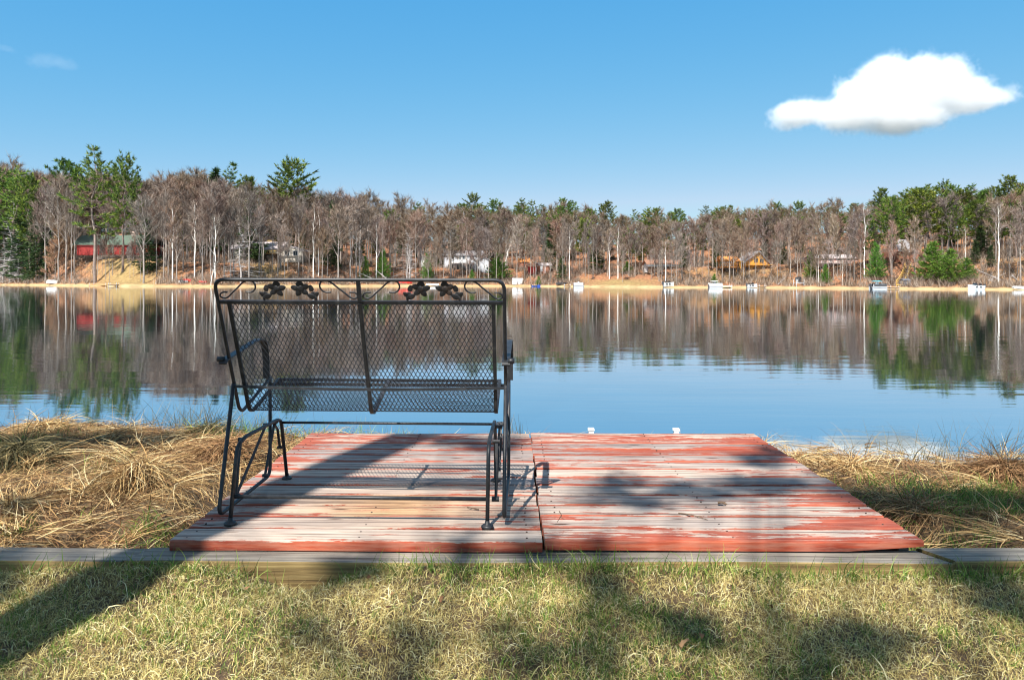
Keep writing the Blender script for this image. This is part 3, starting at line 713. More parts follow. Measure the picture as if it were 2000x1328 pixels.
sedge(1600, 884, -.24, .16, .08, .26, 40, M['sedge'], 'sparse stems over the water just right of the deck')
sedge(150, 826, -.14, .4, .14, .40, 80, M['sedge'], 'bent single stems over the water at the left')
sedge(560, 838, -.2, .2, .10, .26, 90, M['rust'], 'brown stems over the water left of the bench seat')
# dead leaves and crumbs on lawn and bank
M['leaf'] = island('dead_leaves', [(0, (.09, .045, .022)), (.5, (.22, .11, .05)), (1, (.40, .24, .12))], .8)
P = scatter(260, -3.6, 3.6, 1.8, 5.2); k = len(P); P[:, 2] += rng.uniform(.012, .04, k)
stuff('dead_leaves', *blades(P, rng.uniform(0, 6.28, k), rng.uniform(-.3, .5, k), rng.uniform(.015, .032, k), rng.uniform(.008, .018, k), rng.uniform(-1, 1.5, k), 3, .3, rng.uniform(.01, .03, k)), M['leaf'], 'brown dead leaves lying in the grass')
# twigs and leaves lying about
M['twig'] = simple('brown_twig', (.12, .075, .045), .8)
def twig(px, py, z, px2, py2, label, r=.0028, name='twig'):
    a, c = onz(px, py, z), onz(px2, py2, z); d = (c-a); side = Vector((-d.y, d.x, 0))
    q = MB(); q.tube(spline([Vector((0, 0, r)), d*.4+side*.08+Vector((0, 0, r*1.6)), d+Vector((0, 0, r))], 5), [r*(1-.05*i) for i in range(11)], 6)
    q.tube([d*.55+side*.05+Vector((0, 0, r)), d*.8+side*.22+Vector((0, 0, r*2.5))], [r*.6, r*.25], 5)
    tag(q.build(name, M['twig'], loc=a), label, 'twig')
twig(1325, 1003, .006, 1382, 1016, 'thin forked twig lying on the right deck section')
twig(1092, 998, .006, 1088, 1020, 'short curled stem beside the gap between the deck sections', .0018)
twig(1402, 984, .006, 1420, 987, 'dark stub of bark on the right deck section', .006)
twig(935, 996, .004, 912, 991, 'tiny twig on the deck between the bench feet', .003)
twig(1597, 878, WATER+.004, 1628, 876, 'dark stick floating in the shallows right of the deck', .009, 'floating_stick')
twig(1690, 870, WATER+.004, 1712, 868, 'second dark stick floating farther from the deck', .008, 'floating_stick')

# ------------------------------------------------------------------ pines behind the camera that shade deck and lawn
M['bark'] = simple('pine_bark', (.11, .075, .055), .9, .35, 5, bmp=.4)
M['needles'] = island('pine_needles', [(0, (.02, .045, .010)), (.5, (.05, .10, .018)), (1, (.10, .15, .03))], .6, objvar=.12, trans=.15)
LD = Vector((.28, .75, -1.0))
def puff(q, c, r, n, rr, size):
    for _ in range(n):
        d = Vector((rr.gauss(0, 1), rr.gauss(0, 1), rr.gauss(0, .6))); d = d.normalized()*r*rr.random()**.5
        p = c+d; t = Vector((rr.gauss(0, 1), rr.gauss(0, 1), rr.gauss(.3, .8))).normalized(); e = t.orthogonal().normalized()
        L_ = size*rr.uniform(.6, 1.2); q.tri(p-e*L_*.11, p+e*L_*.11, p+t*L_)
root = empty('pine_tree', (-2.865, -1.06, -.12), 'straight pine standing just behind the viewpoint, its trunk shadow crossing the deck', 'tree')
q = MB(); q.tube([(0, 0, -.3), (0, 0, 1), (.02, 0, 5), (0, .02, 9), (.03, 0, 13), (.02, 0, 17)], [.21, .185, .17, .155, .12, .04], 14); q.build('trunk', M['bark'], root, True)
q = MB(); rr = random.Random(4)
for k in range(26):
    z = 12.6+k*.19; a = k*2.4; L_ = 2.2*(1-(k/26)**2)+.3
    d = Vector((math.cos(a), math.sin(a), .18)); q.tube([Vector((.02, 0, z)), Vector((.02, 0, z))+d*L_], [.03, .01], 5)
    for t in (.4, .6, .8, 1): puff(q, Vector((0, 0, z))+d*L_*t, .35, 26, rr, .35)
q.build('crown', M['needles'], root)
TB = Vector((-3.2, -8.6, -.12))
root = empty('pine_tree', TB, 'wide-crowned pine farther behind the viewpoint, dappling lawn and deck with shade', 'tree')
q = MB(); q.tube([(0, 0, -.3), (0, 0, 1), (.05, .1, 6), (0, .1, 10), (.1, 0, 14.6)], [.3, .26, .22, .17, .06], 12)
qc = MB(); rr = random.Random(12)
SPOTS = [(20, 1112, -.1, .11, .8), (175, 1085, -.05, .07, .6), (-60, 1170, -.1, .14, .8), (30, 868, -.08, .36, .8), (170, 872, -.08, .3, .7), (300, 862, -.08, .25, .5), (60, 1000, -.08, .14, .4),
         (655, 1132, -.1, .10, .7), (715, 1105, -.06, .08, .6), (905, 1085, -.06, .09, .6), (1040, 1088, -.06, .10, .6), (1150, 1092, -.06, .10, .5), (600, 1240, -.1, .07, .25), (800, 1270, -.1, .10, .3),
         (1195, 1160, -.1, .10, .45), (1150, 1215, -.1, .09, .4), (1240, 1200, -.1, .07, .35), (1335, 1225, -.1, .11, .6), (1380, 1255, -.1, .08, .45), (1060, 1285, -.1, .11, .4), (980, 1230, -.1, .06, .3), (1690, 1258, -.1, .11, .6), (1740, 1235, -.1, .08, .4), (1620, 1290, -.1, .08, .4), (1930, 1135, -.1, .16, .7), (1985, 1195, -.1, .12, .55), (1880, 1090, -.06, .11, .6), (1500, 1190, -.1, .06, .25),
         (960, 866, 0, .2, .7), (880, 858, 0, .17, .5), (1225, 945, 0, .14, .5), (1330, 958, 0, .14, .55), (1160, 968, 0, .12, .4), (1250, 985, 0, .12, .45), (1470, 948, 0, .15, .65), (1540, 950, 0, .14, .5), (1490, 900, 0, .14, .7), (1520, 880, 0, .11, .5), (1400, 962, 0, .12, .45), (1015, 1000, 0, .13, .35),
         (1700, 985, -.1, .28, .8), (1830, 985, -.1, .32, .7), (1960, 990, -.1, .3, .6), (1880, 1040, -.1, .2, .4), (1990, 905, -.12, .25, .45)]
limbs = []
for i, (px_, py_, z_, r_, dn) in enumerate(SPOTS):
    g = onz(px_, py_, z_); H = rr.uniform(8.5, 12.5) if r_ < .2 else rr.uniform(11, 14.5)
    c = g - LD*H - TB
    puff(qc, c, r_*1.05, int(210*dn*(r_/.2)**2), rr, .20)
    zt = max(3, c.z - .35*math.hypot(c.x, c.y)); st = Vector((0, .05, zt))
    q.tube(spline([st, st.lerp(c, .5)+Vector((0, 0, .25)), c], 4), [.028*(1-.09*k) for k in range(9)], 5)
q.build('trunk', M['bark'], root, True); qc.build('crown', M['needles'], root)
# ------------------------------------------------------------------ trees of the far shore
M['twigs'] = island('bare_twigs', [(0, (.052, .032, .025)), (.35, (.13, .086, .064)), (.7, (.235, .165, .125)), (1, (.42, .345, .285))], .85, objvar=.34, spec=.1, hue=.035, sat=.3)
M['greybark'] = simple('grey_bark', (.27, .23, .20), .9, .3, 1.2)
M['birchbark'] = simple('white_birch_bark', (.82, .77, .70), .8, .18, 1.5)
M['deadwood'] = simple('dead_grey_wood', (.40, .36, .335), .9, .2, 2)
M['deadtwigs'] = island('dead_grey_twigs', [(0, (.22, .195, .18)), (1, (.52, .47, .44))], .9, spec=.1)
M['tanleaf'] = island('withered_tan_leaves', [(0, (.15, .08, .045)), (.5, (.30, .175, .10)), (1, (.43, .285, .175))], .8, objvar=.1)
M['pine'] = island('olive_pine_needles', [(0, (.016, .036, .008)), (.35, (.05, .092, .013)), (.7, (.115, .165, .019)), (1, (.21, .25, .032))], .6, objvar=.25, spec=.2, hue=.05)  # olive needle colour, varied at random and tree by tree
M['spruce'] = island('dark_spruce_needles', [(0, (.010, .028, .012)), (.5, (.028, .06, .017)), (1, (.065, .10, .026))], .6, objvar=.2, spec=.2)
M['young'] = island('bright_young_pine_needles', [(0, (.03, .085, .012)), (.5, (.075, .17, .018)), (1, (.15, .25, .03))], .55, objvar=.1, spec=.25)
M['pinebark'] = simple('far_pine_bark', (.20, .15, .125), .9, .3, 1.5)

def bare(seed, h, spread, first, nl, nsub, ntw, lean=0, tw=1.4, wid=.068, up=(28, 62)):
    rr = random.Random(seed); tk, cr = MB(), MB()
    P = [Vector((lean*h*t*t+rr.uniform(-.02, .02)*h*t, rr.uniform(-.02, .02)*h*t, h*.97*t)) for t in [i/8 for i in range(9)]]
    r0 = .0105*h; tk.tube([P[0]-Vector((0, 0, .8))]+P, [r0*1.15]+[r0*(1-.86*(i/8)) for i in range(9)], 6)
    def on(t):
        i = min(int(t*8), 7); return P[i].lerp(P[i+1], t*8-i)
    def twigs(p, d, n, L_):
        for _ in range(n):
            v = (d+Vector((rr.gauss(0, .55), rr.gauss(0, .55), rr.gauss(.25, .45)))).normalized()
            e = v.orthogonal().normalized(); e = Matrix.Rotation(rr.uniform(0, 3.14), 3, v) @ e
            l = L_*rr.uniform(.55, 1.25); b = p+Vector((rr.gauss(0, .12), rr.gauss(0, .12), rr.gauss(0, .12)))
            cr.tri(b-e*wid*.5, b+e*wid*.5, b+v*l)
    az = rr.uniform(0, 6)
    for i in range(nl):
        t = first+(.97-first)*max(0, (i+rr.uniform(-.3, .3))/nl)**.9; t = min(max(t, .1), .98); az += 2.4+rr.uniform(-.5, .5)
        el = rad(rr.uniform(*up)); L_ = h*spread*(1.12-.72*t)*rr.uniform(.75, 1.2)
        d = Vector((math.cos(az)*math.cos(el), math.sin(az)*math.cos(el), math.sin(el))); s0 = on(t)
        Q = [s0]
        for k in range(4):
            d = (d+Vector((rr.gauss(0, .1), rr.gauss(0, .1), .14))).normalized(); Q.append(Q[-1]+d*L_/4)
        rl = r0*(1-.86*t)*.55
        tk.tube(Q, [rl, rl*.75, rl*.55, rl*.38, .02], 4, cap=False)
        for j in range(nsub):
            u = rr.uniform(.25, 1)*4; k = min(int(u), 3); b = Q[k].lerp(Q[k+1], u-k)
            v = (d+Vector((rr.gauss(0, .75), rr.gauss(0, .75), rr.gauss(.2, .4)))).normalized(); l = L_*rr.uniform(.25, .5)
            m_ = b+v*l*.5+Vector((0, 0, l*.05)); e_ = b+v*l+Vector((0, 0, l*.16))
            cr.tube([b, m_, e_], [.038, .028, .012], 3, cap=False)
            twigs(m_, v, ntw//2, tw); twigs(e_, v, ntw//2, tw)
        twigs(Q[-1], d, ntw, tw)
    twigs(P[-1], Vector((0, 0, 1)), ntw, tw)
    return tk, cr
def tuft(q, rr, p, d, L_, n, w=.16):
    for _ in range(n):
        v = (d+Vector((rr.gauss(0, .55), rr.gauss(0, .55), rr.gauss(.1, .4)))).normalized(); e = v.orthogonal().normalized()
        e = Matrix.Rotation(rr.uniform(0, 3.14), 3, v) @ e; l = L_*rr.uniform(.6, 1.2)
        b = p+Vector((rr.gauss(0, .13), rr.gauss(0, .13), rr.gauss(0, .08)))*L_
        q.tri(b-e*w*l*.5, b+e*w*l*.5, b+v*l)
def conifer(seed, h, kind):
    rr = random.Random(seed); tk, cr = MB(), MB()
    P = [Vector((rr.uniform(-.006, .006)*h*i, rr.uniform(-.006, .006)*h*i, h*i/8)) for i in range(9)]
    r0 = {'white': .0135, 'red': .0125, 'spruce': .012, 'young': .013, 'dead': .011}[kind]*h
    tk.tube([P[0]-Vector((0, 0, .8))]+P, [r0*1.1]+[r0*(1-.93*(i/8)) for i in range(9)], 7)
    def on(t):
        i = min(int(t*8), 7); return P[i].lerp(P[i+1], t*8-i)
    lo = {'white': .36, 'red': .40, 'spruce': .08, 'young': .07, 'dead': .06}[kind]
    step = {'white': 1.5, 'red': .7, 'spruce': .55, 'young': .42, 'dead': .5}[kind]*h/{'white': 30, 'red': 24, 'spruce': 16, 'young': 9, 'dead': 15}[kind]
    z = lo*h; az = rr.uniform(0, 6)
    while z < h*.985:
        t = z/h; u = (t-lo)/(1-lo)
        if kind == 'white': L0 = h*(.19*(1-u)**.7+.03)*(1.15 if .1 < u < .75 else .9); nb, el = 6, rad(4+32*u)
        elif kind == 'red': L0 = h*(.05+.16*max(0, math.sin(math.pi*min(1, .12+u*.88)))**.8); nb, el = 5, rad(2+50*u)
        elif kind == 'spruce': L0 = h*(.19*(1-u)**.9+.012); nb, el = 6, rad(-14+42*u)
        elif kind == 'young': L0 = h*(.34*(1-u)**.8+.03); nb, el = 7, rad(8+40*u)
        else: L0 = h*(.22*(1-u)**.8+.015)*rr.uniform(.5, 1.2); nb, el = rr.choice((2, 3, 4)), rad(-14+34*u+rr.uniform(-10, 10))
        for b in range(nb):
            az += 2*math.pi/nb+rr.uniform(-.35, .35)
            L_ = L0*rr.uniform(.55, 1.2)
            if kind == 'white' and rr.random() < (.28 if u < .45 else .06): continue
            if kind == 'red' and rr.random() < .15: continue
            e2 = el+rr.uniform(-.15, .15); d = Vector((math.cos(az)*math.cos(e2), math.sin(az)*math.cos(e2), math.sin(e2)))
            s0 = on(t); Q = [s0, s0+d*L_*.5-Vector((0, 0, .03*L_)), s0+d*L_+Vector((0, 0, .10*L_ if kind != 'dead' else -.12*L_))]
            tk.tube(Q, [r0*(1-.9*t)*.3+.01, .028, .012] if kind != 'dead' else [.04, .026, .01], 3, cap=False)
            if kind == 'dead':
                for _ in range(26):
                    f = rr.uniform(.2, 1); p = Q[0].lerp(Q[2], f); sd = Vector((-d.y, d.x, rr.uniform(-.5, .1)))*rr.choice((-1, 1))
                    v = (d*.6+sd).normalized(); l = L_*.3*rr.uniform(.4, 1); cr.tri(p-Vector((0, 0, .028)), p+Vector((0, 0, .028)), p+v*l)
                continue
            sp = {'white': .5, 'red': .5, 'spruce': .40, 'young': .34}[kind]; st = {'white': .28, 'red': .35, 'spruce': .15, 'young': .2}[kind]
            n = max(2, int(L_*(1-st)/sp))
            for k in range(n):
                f = st+(1-st)*(k+rr.uniform(.2, 1))/n; p = Q[0].lerp(Q[1], f*2) if f < .5 else Q[1].lerp(Q[2], f*2-1)
                lat = Vector((-d.y, d.x, 0))*rr.uniform(-.32, .32)*L_*(1.1-f) if kind != 'young' else Vector((-d.y, d.x, 0))*rr.uniform(-.25, .25)*L_*(1.1-f)
                dd = d*.75+Vector((0, 0, {'white': .30, 'red': .5, 'young': .55}.get(kind, .05)))+lat.normalized()*.3 if lat.length > 0 else d
                tuft(cr, rr, p+lat, dd.normalized(), {'white': 1.0, 'red': 1.0, 'spruce': .85, 'young': .6}[kind], {'white': 12, 'red': 12, 'spruce': 8, 'young': 9}[kind], {'white': .2, 'red': .22, 'spruce': .22, 'young': .22}[kind])
        z += step*rr.uniform(.8, 1.2)*(1 if kind != 'white' or u > .25 else 1.45)
    tuft(cr, rr, P[-1], Vector((0, 0, 1)), .9 if kind != 'dead' else .5, 10)
    return tk, cr
def protos(defs, fn, mt, mc):
    out = []
    for d in defs:
        tk, cr = fn(*d); a = tk.mesh('trunk'); a.materials.append(M[mt]); c = cr.mesh('crown'); c.materials.append(M[mc]); out.append((a, c, d[1]))
    return out
PB = protos([(i, 18, sp, fi, nl, 6, 16) for i, (sp, fi, nl) in enumerate([(.27, .34, 15), (.31, .38, 14), (.24, .30, 16), (.34, .36, 13), (.25, .45, 14), (.29, .28, 17), (.22, .40, 15), (.33, .42, 14)])], bare, 'greybark', 'twigs')
PV = protos([(40+i, 16, sp, fi, nl, 5, 8) for i, (sp, fi, nl) in enumerate([(.22, .42, 9), (.27, .38, 10), (.18, .5, 8)])], lambda *a: bare(*a, up=(40, 68)), 'birchbark', 'twigs')
PVL = protos([(50, 16, .26, .45, 9, 4, 8)], lambda *a: bare(*a, lean=.22, up=(40, 68)), 'birchbark', 'twigs')
PS = protos([(60+i, 15, .10, .25, 12, 2, 3) for i in range(3)], bare, 'deadwood', 'deadtwigs')
PT = protos([(70, 13, .30, .12, 20, 7, 20)], lambda *a: bare(*a, wid=.11, tw=1.0, up=(5, 45)), 'greybark', 'tanleaf')
PW = protos([(80+i, 30, 'white') for i in range(4)], conifer, 'pinebark', 'pine')
PR = protos([(90+i, 24, 'red') for i in range(4)], conifer, 'pinebark', 'pine')
PP = protos([(100+i, 16, 'spruce') for i in range(3)], conifer, 'pinebark', 'spruce')
PY = protos([(110+i, 9, 'young') for i in range(3)], conifer, 'pinebark', 'young')
PD = protos([(120+i, 15, 'dead') for i in range(2)], conifer, 'deadwood', 'deadtwigs')
def region0(px): return 'around the brown cabin with stairs' if px < 1860 else 'above the orange slope at the right end'
def tree(protolist, name, px, ytop, s, label, group=None, wide=1.0, cat='tree', k=None):
    a, c, h = R.choice(protolist) if k is None else protolist[k % len(protolist)]
    b = ground_far(px, s); _, az = ray(px, ytop); H = CZ+az*b.y-b.z; H = max(H, 1.5); sc = H/h
    r = empty(name, b, label, cat, group); r.rotation_euler = (0, 0, R.uniform(0, 6.28) if protolist is not PVL else R.uniform(-.3, .3)); r.scale = (sc*wide, sc*wide, sc)
    for nm, me in (('trunk', a), ('crown', c)): o = link(nm, me, r)
    return r
# --- single trees one can point at
tree(PW, 'white_pine', 186, 289, 5, 'tallest white pine of the far shore, in front of the red house', wide=1.0, k=0)
tree(PR, 'red_pine', 240, 311, 14, 'tall red pine with round crown right beside the tallest white pine', wide=.82, k=0)
tree(PR, 'red_pine', 128, 318, 34, 'dark red pine behind the left side of the tallest white pine', wide=1.1, k=1)
tree(PP, 'spruce', 288, 424, 13, 'dark green spruce hiding the right end of the red house', wide=1.15, k=0)
tree(PW, 'white_pine', 28, 327, 8, 'broad white pine near the left end of the far shore', wide=1.2, k=1)
tree(PR, 'white_pine', 60, 352, 9, 'white pine standing just right of the broad one at the left end', wide=1.0, k=2)
tree(PP, 'spruce', 76, 395, 7, 'dark slim spruce between the left white pines and the white boat', wide=1.1, k=1)
tree(PD, 'dead_spruce', 20, 400, 6, 'taller dead grey spruce with bare drooping branches at the left end', wide=1.15, k=0)
tree(PD, 'dead_spruce', 6, 470, 4, 'short dead grey spruce at the very left end of the shore', wide=1.7, k=1)
tree(PD, 'dead_spruce', 36, 450, 5, 'dead grey spruce between the short and taller dead ones', wide=1.2, k=1)
tree(PD, 'dead_spruce', 470, 440, 5, 'pale dead spruce with wide bare branches before the beige house', wide=1.5, k=0)
tree(PD, 'dead_spruce', 795, 452, 7, 'pale dead spruce left of the grey house with white railing', wide=1.2, k=1)
tree(PT, 'beech_tree', 128, 386, 11, 'tree with withered orange-tan leaves left of the tallest white pine', wide=.55)
tree(PT, 'beech_tree', 108, 470, 6, 'low tree with withered tan leaves above the white boat', wide=1.0)
tree(PW, 'white_pine', 452, 322, 58, 'pointed pine on the skyline above the beige house', wide=.95, k=3)
tree(PP, 'spruce', 415, 332, 60, 'small dark spruce top on the skyline left of the pointed pine', wide=1.0, k=2)
tree(PR, 'red_pine', 487, 350, 52, 'dark ragged pine just right of the pointed skyline pine', wide=.9, k=2)
tree(PR, 'red_pine', 577, 320, 50, 'big bushy pine standing highest over the middle of the left woods', wide=1.25, k=3)
tree(PW, 'white_pine', 545, 338, 55, 'pine leaning on the left flank of the big bushy pine', wide=1.1, k=0)
tree(PP, 'spruce', 490, 385, 24, 'yellow-green spruce over the beige house', wide=1.3, k=0)
tree(PP, 'spruce', 646, 396, 18, 'slim green spruce alone among bare trees right of the beige house', wide=.8, k=1)
tree(PW, 'white_pine', 818, 396, 62, 'yellow-green pine on the skyline above the left end of the grey house', wide=1.0, k=1)
tree(PY, 'young_spruce', 713, 503, 7, 'small green spruce low on the slope, left of two', wide=.8, k=0)
tree(PY, 'young_spruce', 748, 488, 9, 'small green spruce low on the slope, right of two', wide=.8, k=1)
tree(PY, 'young_spruce', 834, 496, 8, 'slim bright green spruce by the left end of the grey house', wide=.75, k=2)
tree(PY, 'shrub', 922, 528, 6, 'round green shrub under the grey house', cat='shrub', wide=.9, k=0)
tree(PY, 'young_spruce', 974, 498, 10, 'bright green young spruce between the grey house and red cabin', wide=1.5, k=1)
tree(PY, 'shrub', 1052, 540, 2, 'bright yellow-green bush by the blue boat', cat='shrub', wide=1.1, k=2)
tree(PP, 'spruce', 1097, 502, 8, 'dark little spruce right of the red cabin', wide=1.3, k=2)
tree(PY, 'shrub', 1225, 512, 27, 'green bush at the top of the tan lawn', cat='shrub', wide=1.6, k=0)
tree(PP, 'spruce', 1336, 458, 22, 'yellow-green thin pine right of the low brown-roofed house', wide=.8, k=0)
tree(PY, 'shrub', 1395, 536, 4, 'small green bush by the white pontoon boat', cat='shrub', wide=1.1, k=1)
tree(PY, 'young_pine', 1584, 492, 10, 'yellow-green young pine left of the pink ranch house', wide=.9, k=2)
tree(PY, 'young_pine', 1612, 518, 6, 'bright green young pine leaning below the pink ranch house', wide=.9, k=0)
tree(PY, 'young_pine', 1711, 478, 9, 'green young pine left of the cabin with the yellow stairs', wide=.85, k=1)
tree(PY, 'young_pine', 1822, 476, 8, 'big bright green young pine, first right of the cabin stairs', wide=1.5, k=0)
tree(PY, 'young_pine', 1856, 490, 6, 'bright green young pine, middle one of the row right of the stairs', wide=1.5, k=1)
tree(PY, 'young_pine', 1888, 505, 9, 'bright green young pine, last of the row right of the stairs', wide=1.5, k=2)
tree(PP, 'spruce', 1918, 440, 24, 'broad green spruce behind the row of bright young pines', wide=1.5, k=1)
tree(PR, 'red_pine', 1740, 388, 13, 'round olive-green pine left of and over the brown cabin', wide=1.05, k=1)
tree(PR, 'red_pine', 1806, 374, 22, 'very broad olive-green pine rising over the brown cabin', wide=1.6, k=3)
tree(PR, 'red_pine', 1700, 425, 14, 'smaller olive pine in the wood left of the brown cabin', wide=1.0, k=2)
B_ = [(337, 392, 6, 'straight white birch with forked top on the shore right of the red house'), (345, 430, 7, 'thin white birch beside the straight forked one right of the red house'), (380, 396, 9, 'pale slender birch left of the beige house'),
      (420, 420, 6, 'slim white birch at the shore before the left end of the beige house'), (612, 402, 9, 'twin-stemmed white birch right of the beige house'), (622, 396, 12, 'white birch with high forks beside the twin-stemmed birch'), (702, 405, 12, 'tan-white birch alone above the small spruces'),
      (735, 430, 8, 'white birch above the small spruce pair'), (1112, 446, 8, 'white-trunked birch with broken top right of the red cabin'), (1190, 452, 14, 'left birch of the white pair at the tan lawn'), (1207, 440, 14, 'right birch of the white pair at the tan lawn'),
      (1300, 470, 5, 'white birch stem by the white shore boat'), (1688, 402, 10, 'white birch with V-shaped fork left of the brown cabin'), (1645, 505, 4, 'thin white birch stem below the pink ranch house'), (1950, 398, 5, 'large forked white birch at the right end of the shore'), (1885, 440, 16, 'slanting pale birch behind the bright young pines'), (1598, 480, 5, 'straight pale stem at the shore left of the pink house')]
for i, (px_, y_, s_, lb) in enumerate(B_): tree(PV, 'birch_tree', px_, y_, s_, lb, wide=.85, k=i)
tree(PVL, 'birch_tree', 985, 455, 12, 'white birch leaning right between the grey house and red cabin')
tree(PVL, 'birch_tree', 412, 508, 2, 'short leaning white birch trunk at the water left of the bench top', wide=1.3)
tree(PS, 'dead_tree', 826, 452, 9, 'dead white snag beside the slim bright green spruce', k=0)
tree(PS, 'dead_tree', 800, 480, 5, 'dead grey snag low at the shore left of the grey house', wide=1.6, k=1)
tree(PVL, 'bare_tree', 1350-2, 500, 4, 'leaning grey tree at the right edge of the tan lawn') if False else None
tree(PR, 'white_pine', -14, 338, 12, 'dark pine cut by the left edge of the far shore', wide=1.1, k=0)
tree(PP, 'spruce', 44, 420, 8, 'lower green spruce under the pines at the left end', wide=1.4, k=2)
tree(PP, 'spruce', 8, 425, 11, 'dark spruce behind the dead grey ones at the left end', wide=1.5, k=0)
for x_, y_, s_ in ((1860, 398, 20), (1905, 395, 26), (1945, 408, 24), (1985, 400, 22), (2030, 396, 24), (1770, 398, 26), (1905, 470, 18), (1935, 480, 16)):
    lb = 'broad green pine in the wood '+region0(x_); tree(PR if y_ < 450 else PP, 'pine_tree', x_, y_, s_, lb, lb, 1.25)
# --- skyline pines
TLX = [-120, 0, 60, 100, 160, 200, 300, 340, 380, 450, 500, 570, 620, 680, 760, 830, 900, 940, 980, 1090, 1150, 1200, 1265, 1330, 1400, 1450, 1500, 1600, 1650, 1700, 1760, 1830, 1900, 2000, 2120]
TLY = [340, 338, 345, 342, 350, 350, 362, 350, 343, 360, 372, 372, 380, 386, 396, 412, 415, 412, 414, 418, 424, 436, 432, 436, 420, 418, 414, 405, 410, 404, 392, 385, 384, 382, 376]
def TL(px): return float(np.interp(px, TLX, TLY))
REG = [(140, 'at the left end of the far shore'), (320, 'around the red house'), (450, 'between the red and beige houses'), (600, 'around the beige house'), (820, 'between the beige and grey houses'), (960, 'around the grey house with white railing'),
       (1090, 'around the small red cabin'), (1290, 'behind the tan lawn'), (1400, 'around the low brown-roofed house'), (1530, 'around the yellow house'), (1700, 'around the pink ranch house'), (1860, 'around the brown cabin with stairs'), (9999, 'above the orange slope at the right end')]
def region(px): return next(t for a, t in REG if px < a)
for x_ in list(range(905, 1350, 15))+list(range(1380, 1720, 26))+list(range(1722, 2110, 15)):
    x = x_+R.uniform(-6, 6); pk = R.random()
    y = TL(x)-R.uniform(6, 28)*(1.3 if pk > .8 else 1)
    if 1380 < x < 1700: y = TL(x)-R.uniform(-4, 14)
    lb = 'green pine on the skyline '+region(x)
    tree(PW if pk < .5 else PR, 'pine_tree', x, y, R.uniform(62, 105), lb, lb, R.uniform(.95, 1.35))
for x_, y_ in ((1092, 401), (1265, 405), (935, 399), (1010, 404), (1148, 411), (1400, 404), (1425, 404)):
    lb = 'taller pine standing out of the skyline '+region(x_); tree(PW, 'pine_tree', x_, y_, R.uniform(58, 70), lb, lb, 1.15)
for x_ in list(range(1215, 1330, 18)):
    lb = 'dark pine in the middle of the wood behind the tan lawn'; tree(PR, 'pine_tree', x_+R.uniform(-5, 5), TL(x_)+R.uniform(12, 40), R.uniform(38, 55), lb, lb, 1.2)
for x_, y_, s_ in ((1895, 400, 45), (1930, 405, 50), (1965, 395, 52), (2010, 390, 48), (1770, 392, 55), (2060, 392, 40), (1850, 395, 55)):
    lb = 'olive-green pine in the upper wood '+region(x_); tree(PR, 'pine_tree', x_, y_, s_, lb, lb, 1.2)
for x_, y_, s_, pr_ in ((352, 400, 34, PR), (600, 430, 30, PP), (668, 420, 36, PR), (700, 440, 22, PP), (762, 415, 40, PR), (860, 430, 34, PP), (905, 440, 30, PR), (950, 430, 34, PP), (1030, 428, 36, PR), (1075, 440, 30, PP), (1140, 432, 34, PR), (1165, 455, 30, PP), (1372, 440, 34, PR), (1400, 470, 24, PP), (1440, 432, 40, PR), (1500, 436, 40, PP), (1530, 470, 28, PP), (1560, 425, 40, PR), (1640, 422, 40, PR), (1680, 440, 30, PP)):
    lb = ('dark spruce' if pr_ is PP else 'dark pine')+' among bare trees on the slope '+region(x_); tree(pr_, 'spruce' if pr_ is PP else 'pine_tree', x_, y_, s_, lb, lb, 1.15)
# --- bare trees: front row, slope
FR_AVOID = [(196, 270), (1160, 1290), (1458, 1508), (1752, 1778), (1800, 1900)]
def avoid(px, L_): return any(a < px < b for a, b in L_)
nb = 0
for x_ in range(-110, 2115, 13):
    x = x_+R.uniform(-6, 6)
    if avoid(x, FR_AVOID) and R.random() < .72: continue
    if avoid(x, [(-40, 88), (150, 262), (1695, 1765), (1778, 1960)]) and R.random() < .8: continue
    y = TL(x)+abs(R.gauss(0, 1))*48+8; s = R.uniform(3.5, 15); y = min(y, 490)
    col = R.random(); lb = 'bare tree rooted near the water '+region(x)
    tree(PB, 'bare_tree', x, y, s, lb, lb, R.choice((.5, .7, .85, 1.0, 1.15))); nb += 1
for x_ in range(-110, 2115, 15):
    x = x_+R.uniform(-7, 7); s = R.uniform(17, 42)
    if avoid(x, [(188, 268), (1455, 1505), (1755, 1785)]) and s < 34: s = R.uniform(36, 46)
    if avoid(x, [(-40, 80), (1700, 1960), (455, 590)]) and R.random() < .6: continue
    y = TL(x)+R.uniform(0, 34)+(14 if 160 < x < 260 else 0); lb = 'bare tree on the slope '+region(x)
    tree(PB, 'bare_tree', x, y, s, lb, lb, R.uniform(.95, 1.4)); nb += 1
for x in [192, 206, 222, 236, 252, 200, 213, 262, 274, 478, 556, 1461, 1476, 1491, 1503, 868, 884, 899, 915, 931, 948, 1034, 1046, 1062, 1274, 1288, 1311, 1325, 1412, 1431, 1452, 1601, 1618, 1634, 1655, 1668, 1762, 1786, 1020, 850, 690, 770]:
    lb = 'thin young bare tree low on the slope '+region(x)
    tree(PB, 'bare_tree', x+R.uniform(-3, 3), R.uniform(445, 490), R.uniform(5, 14), lb, lb, R.uniform(.5, .9)); nb += 1
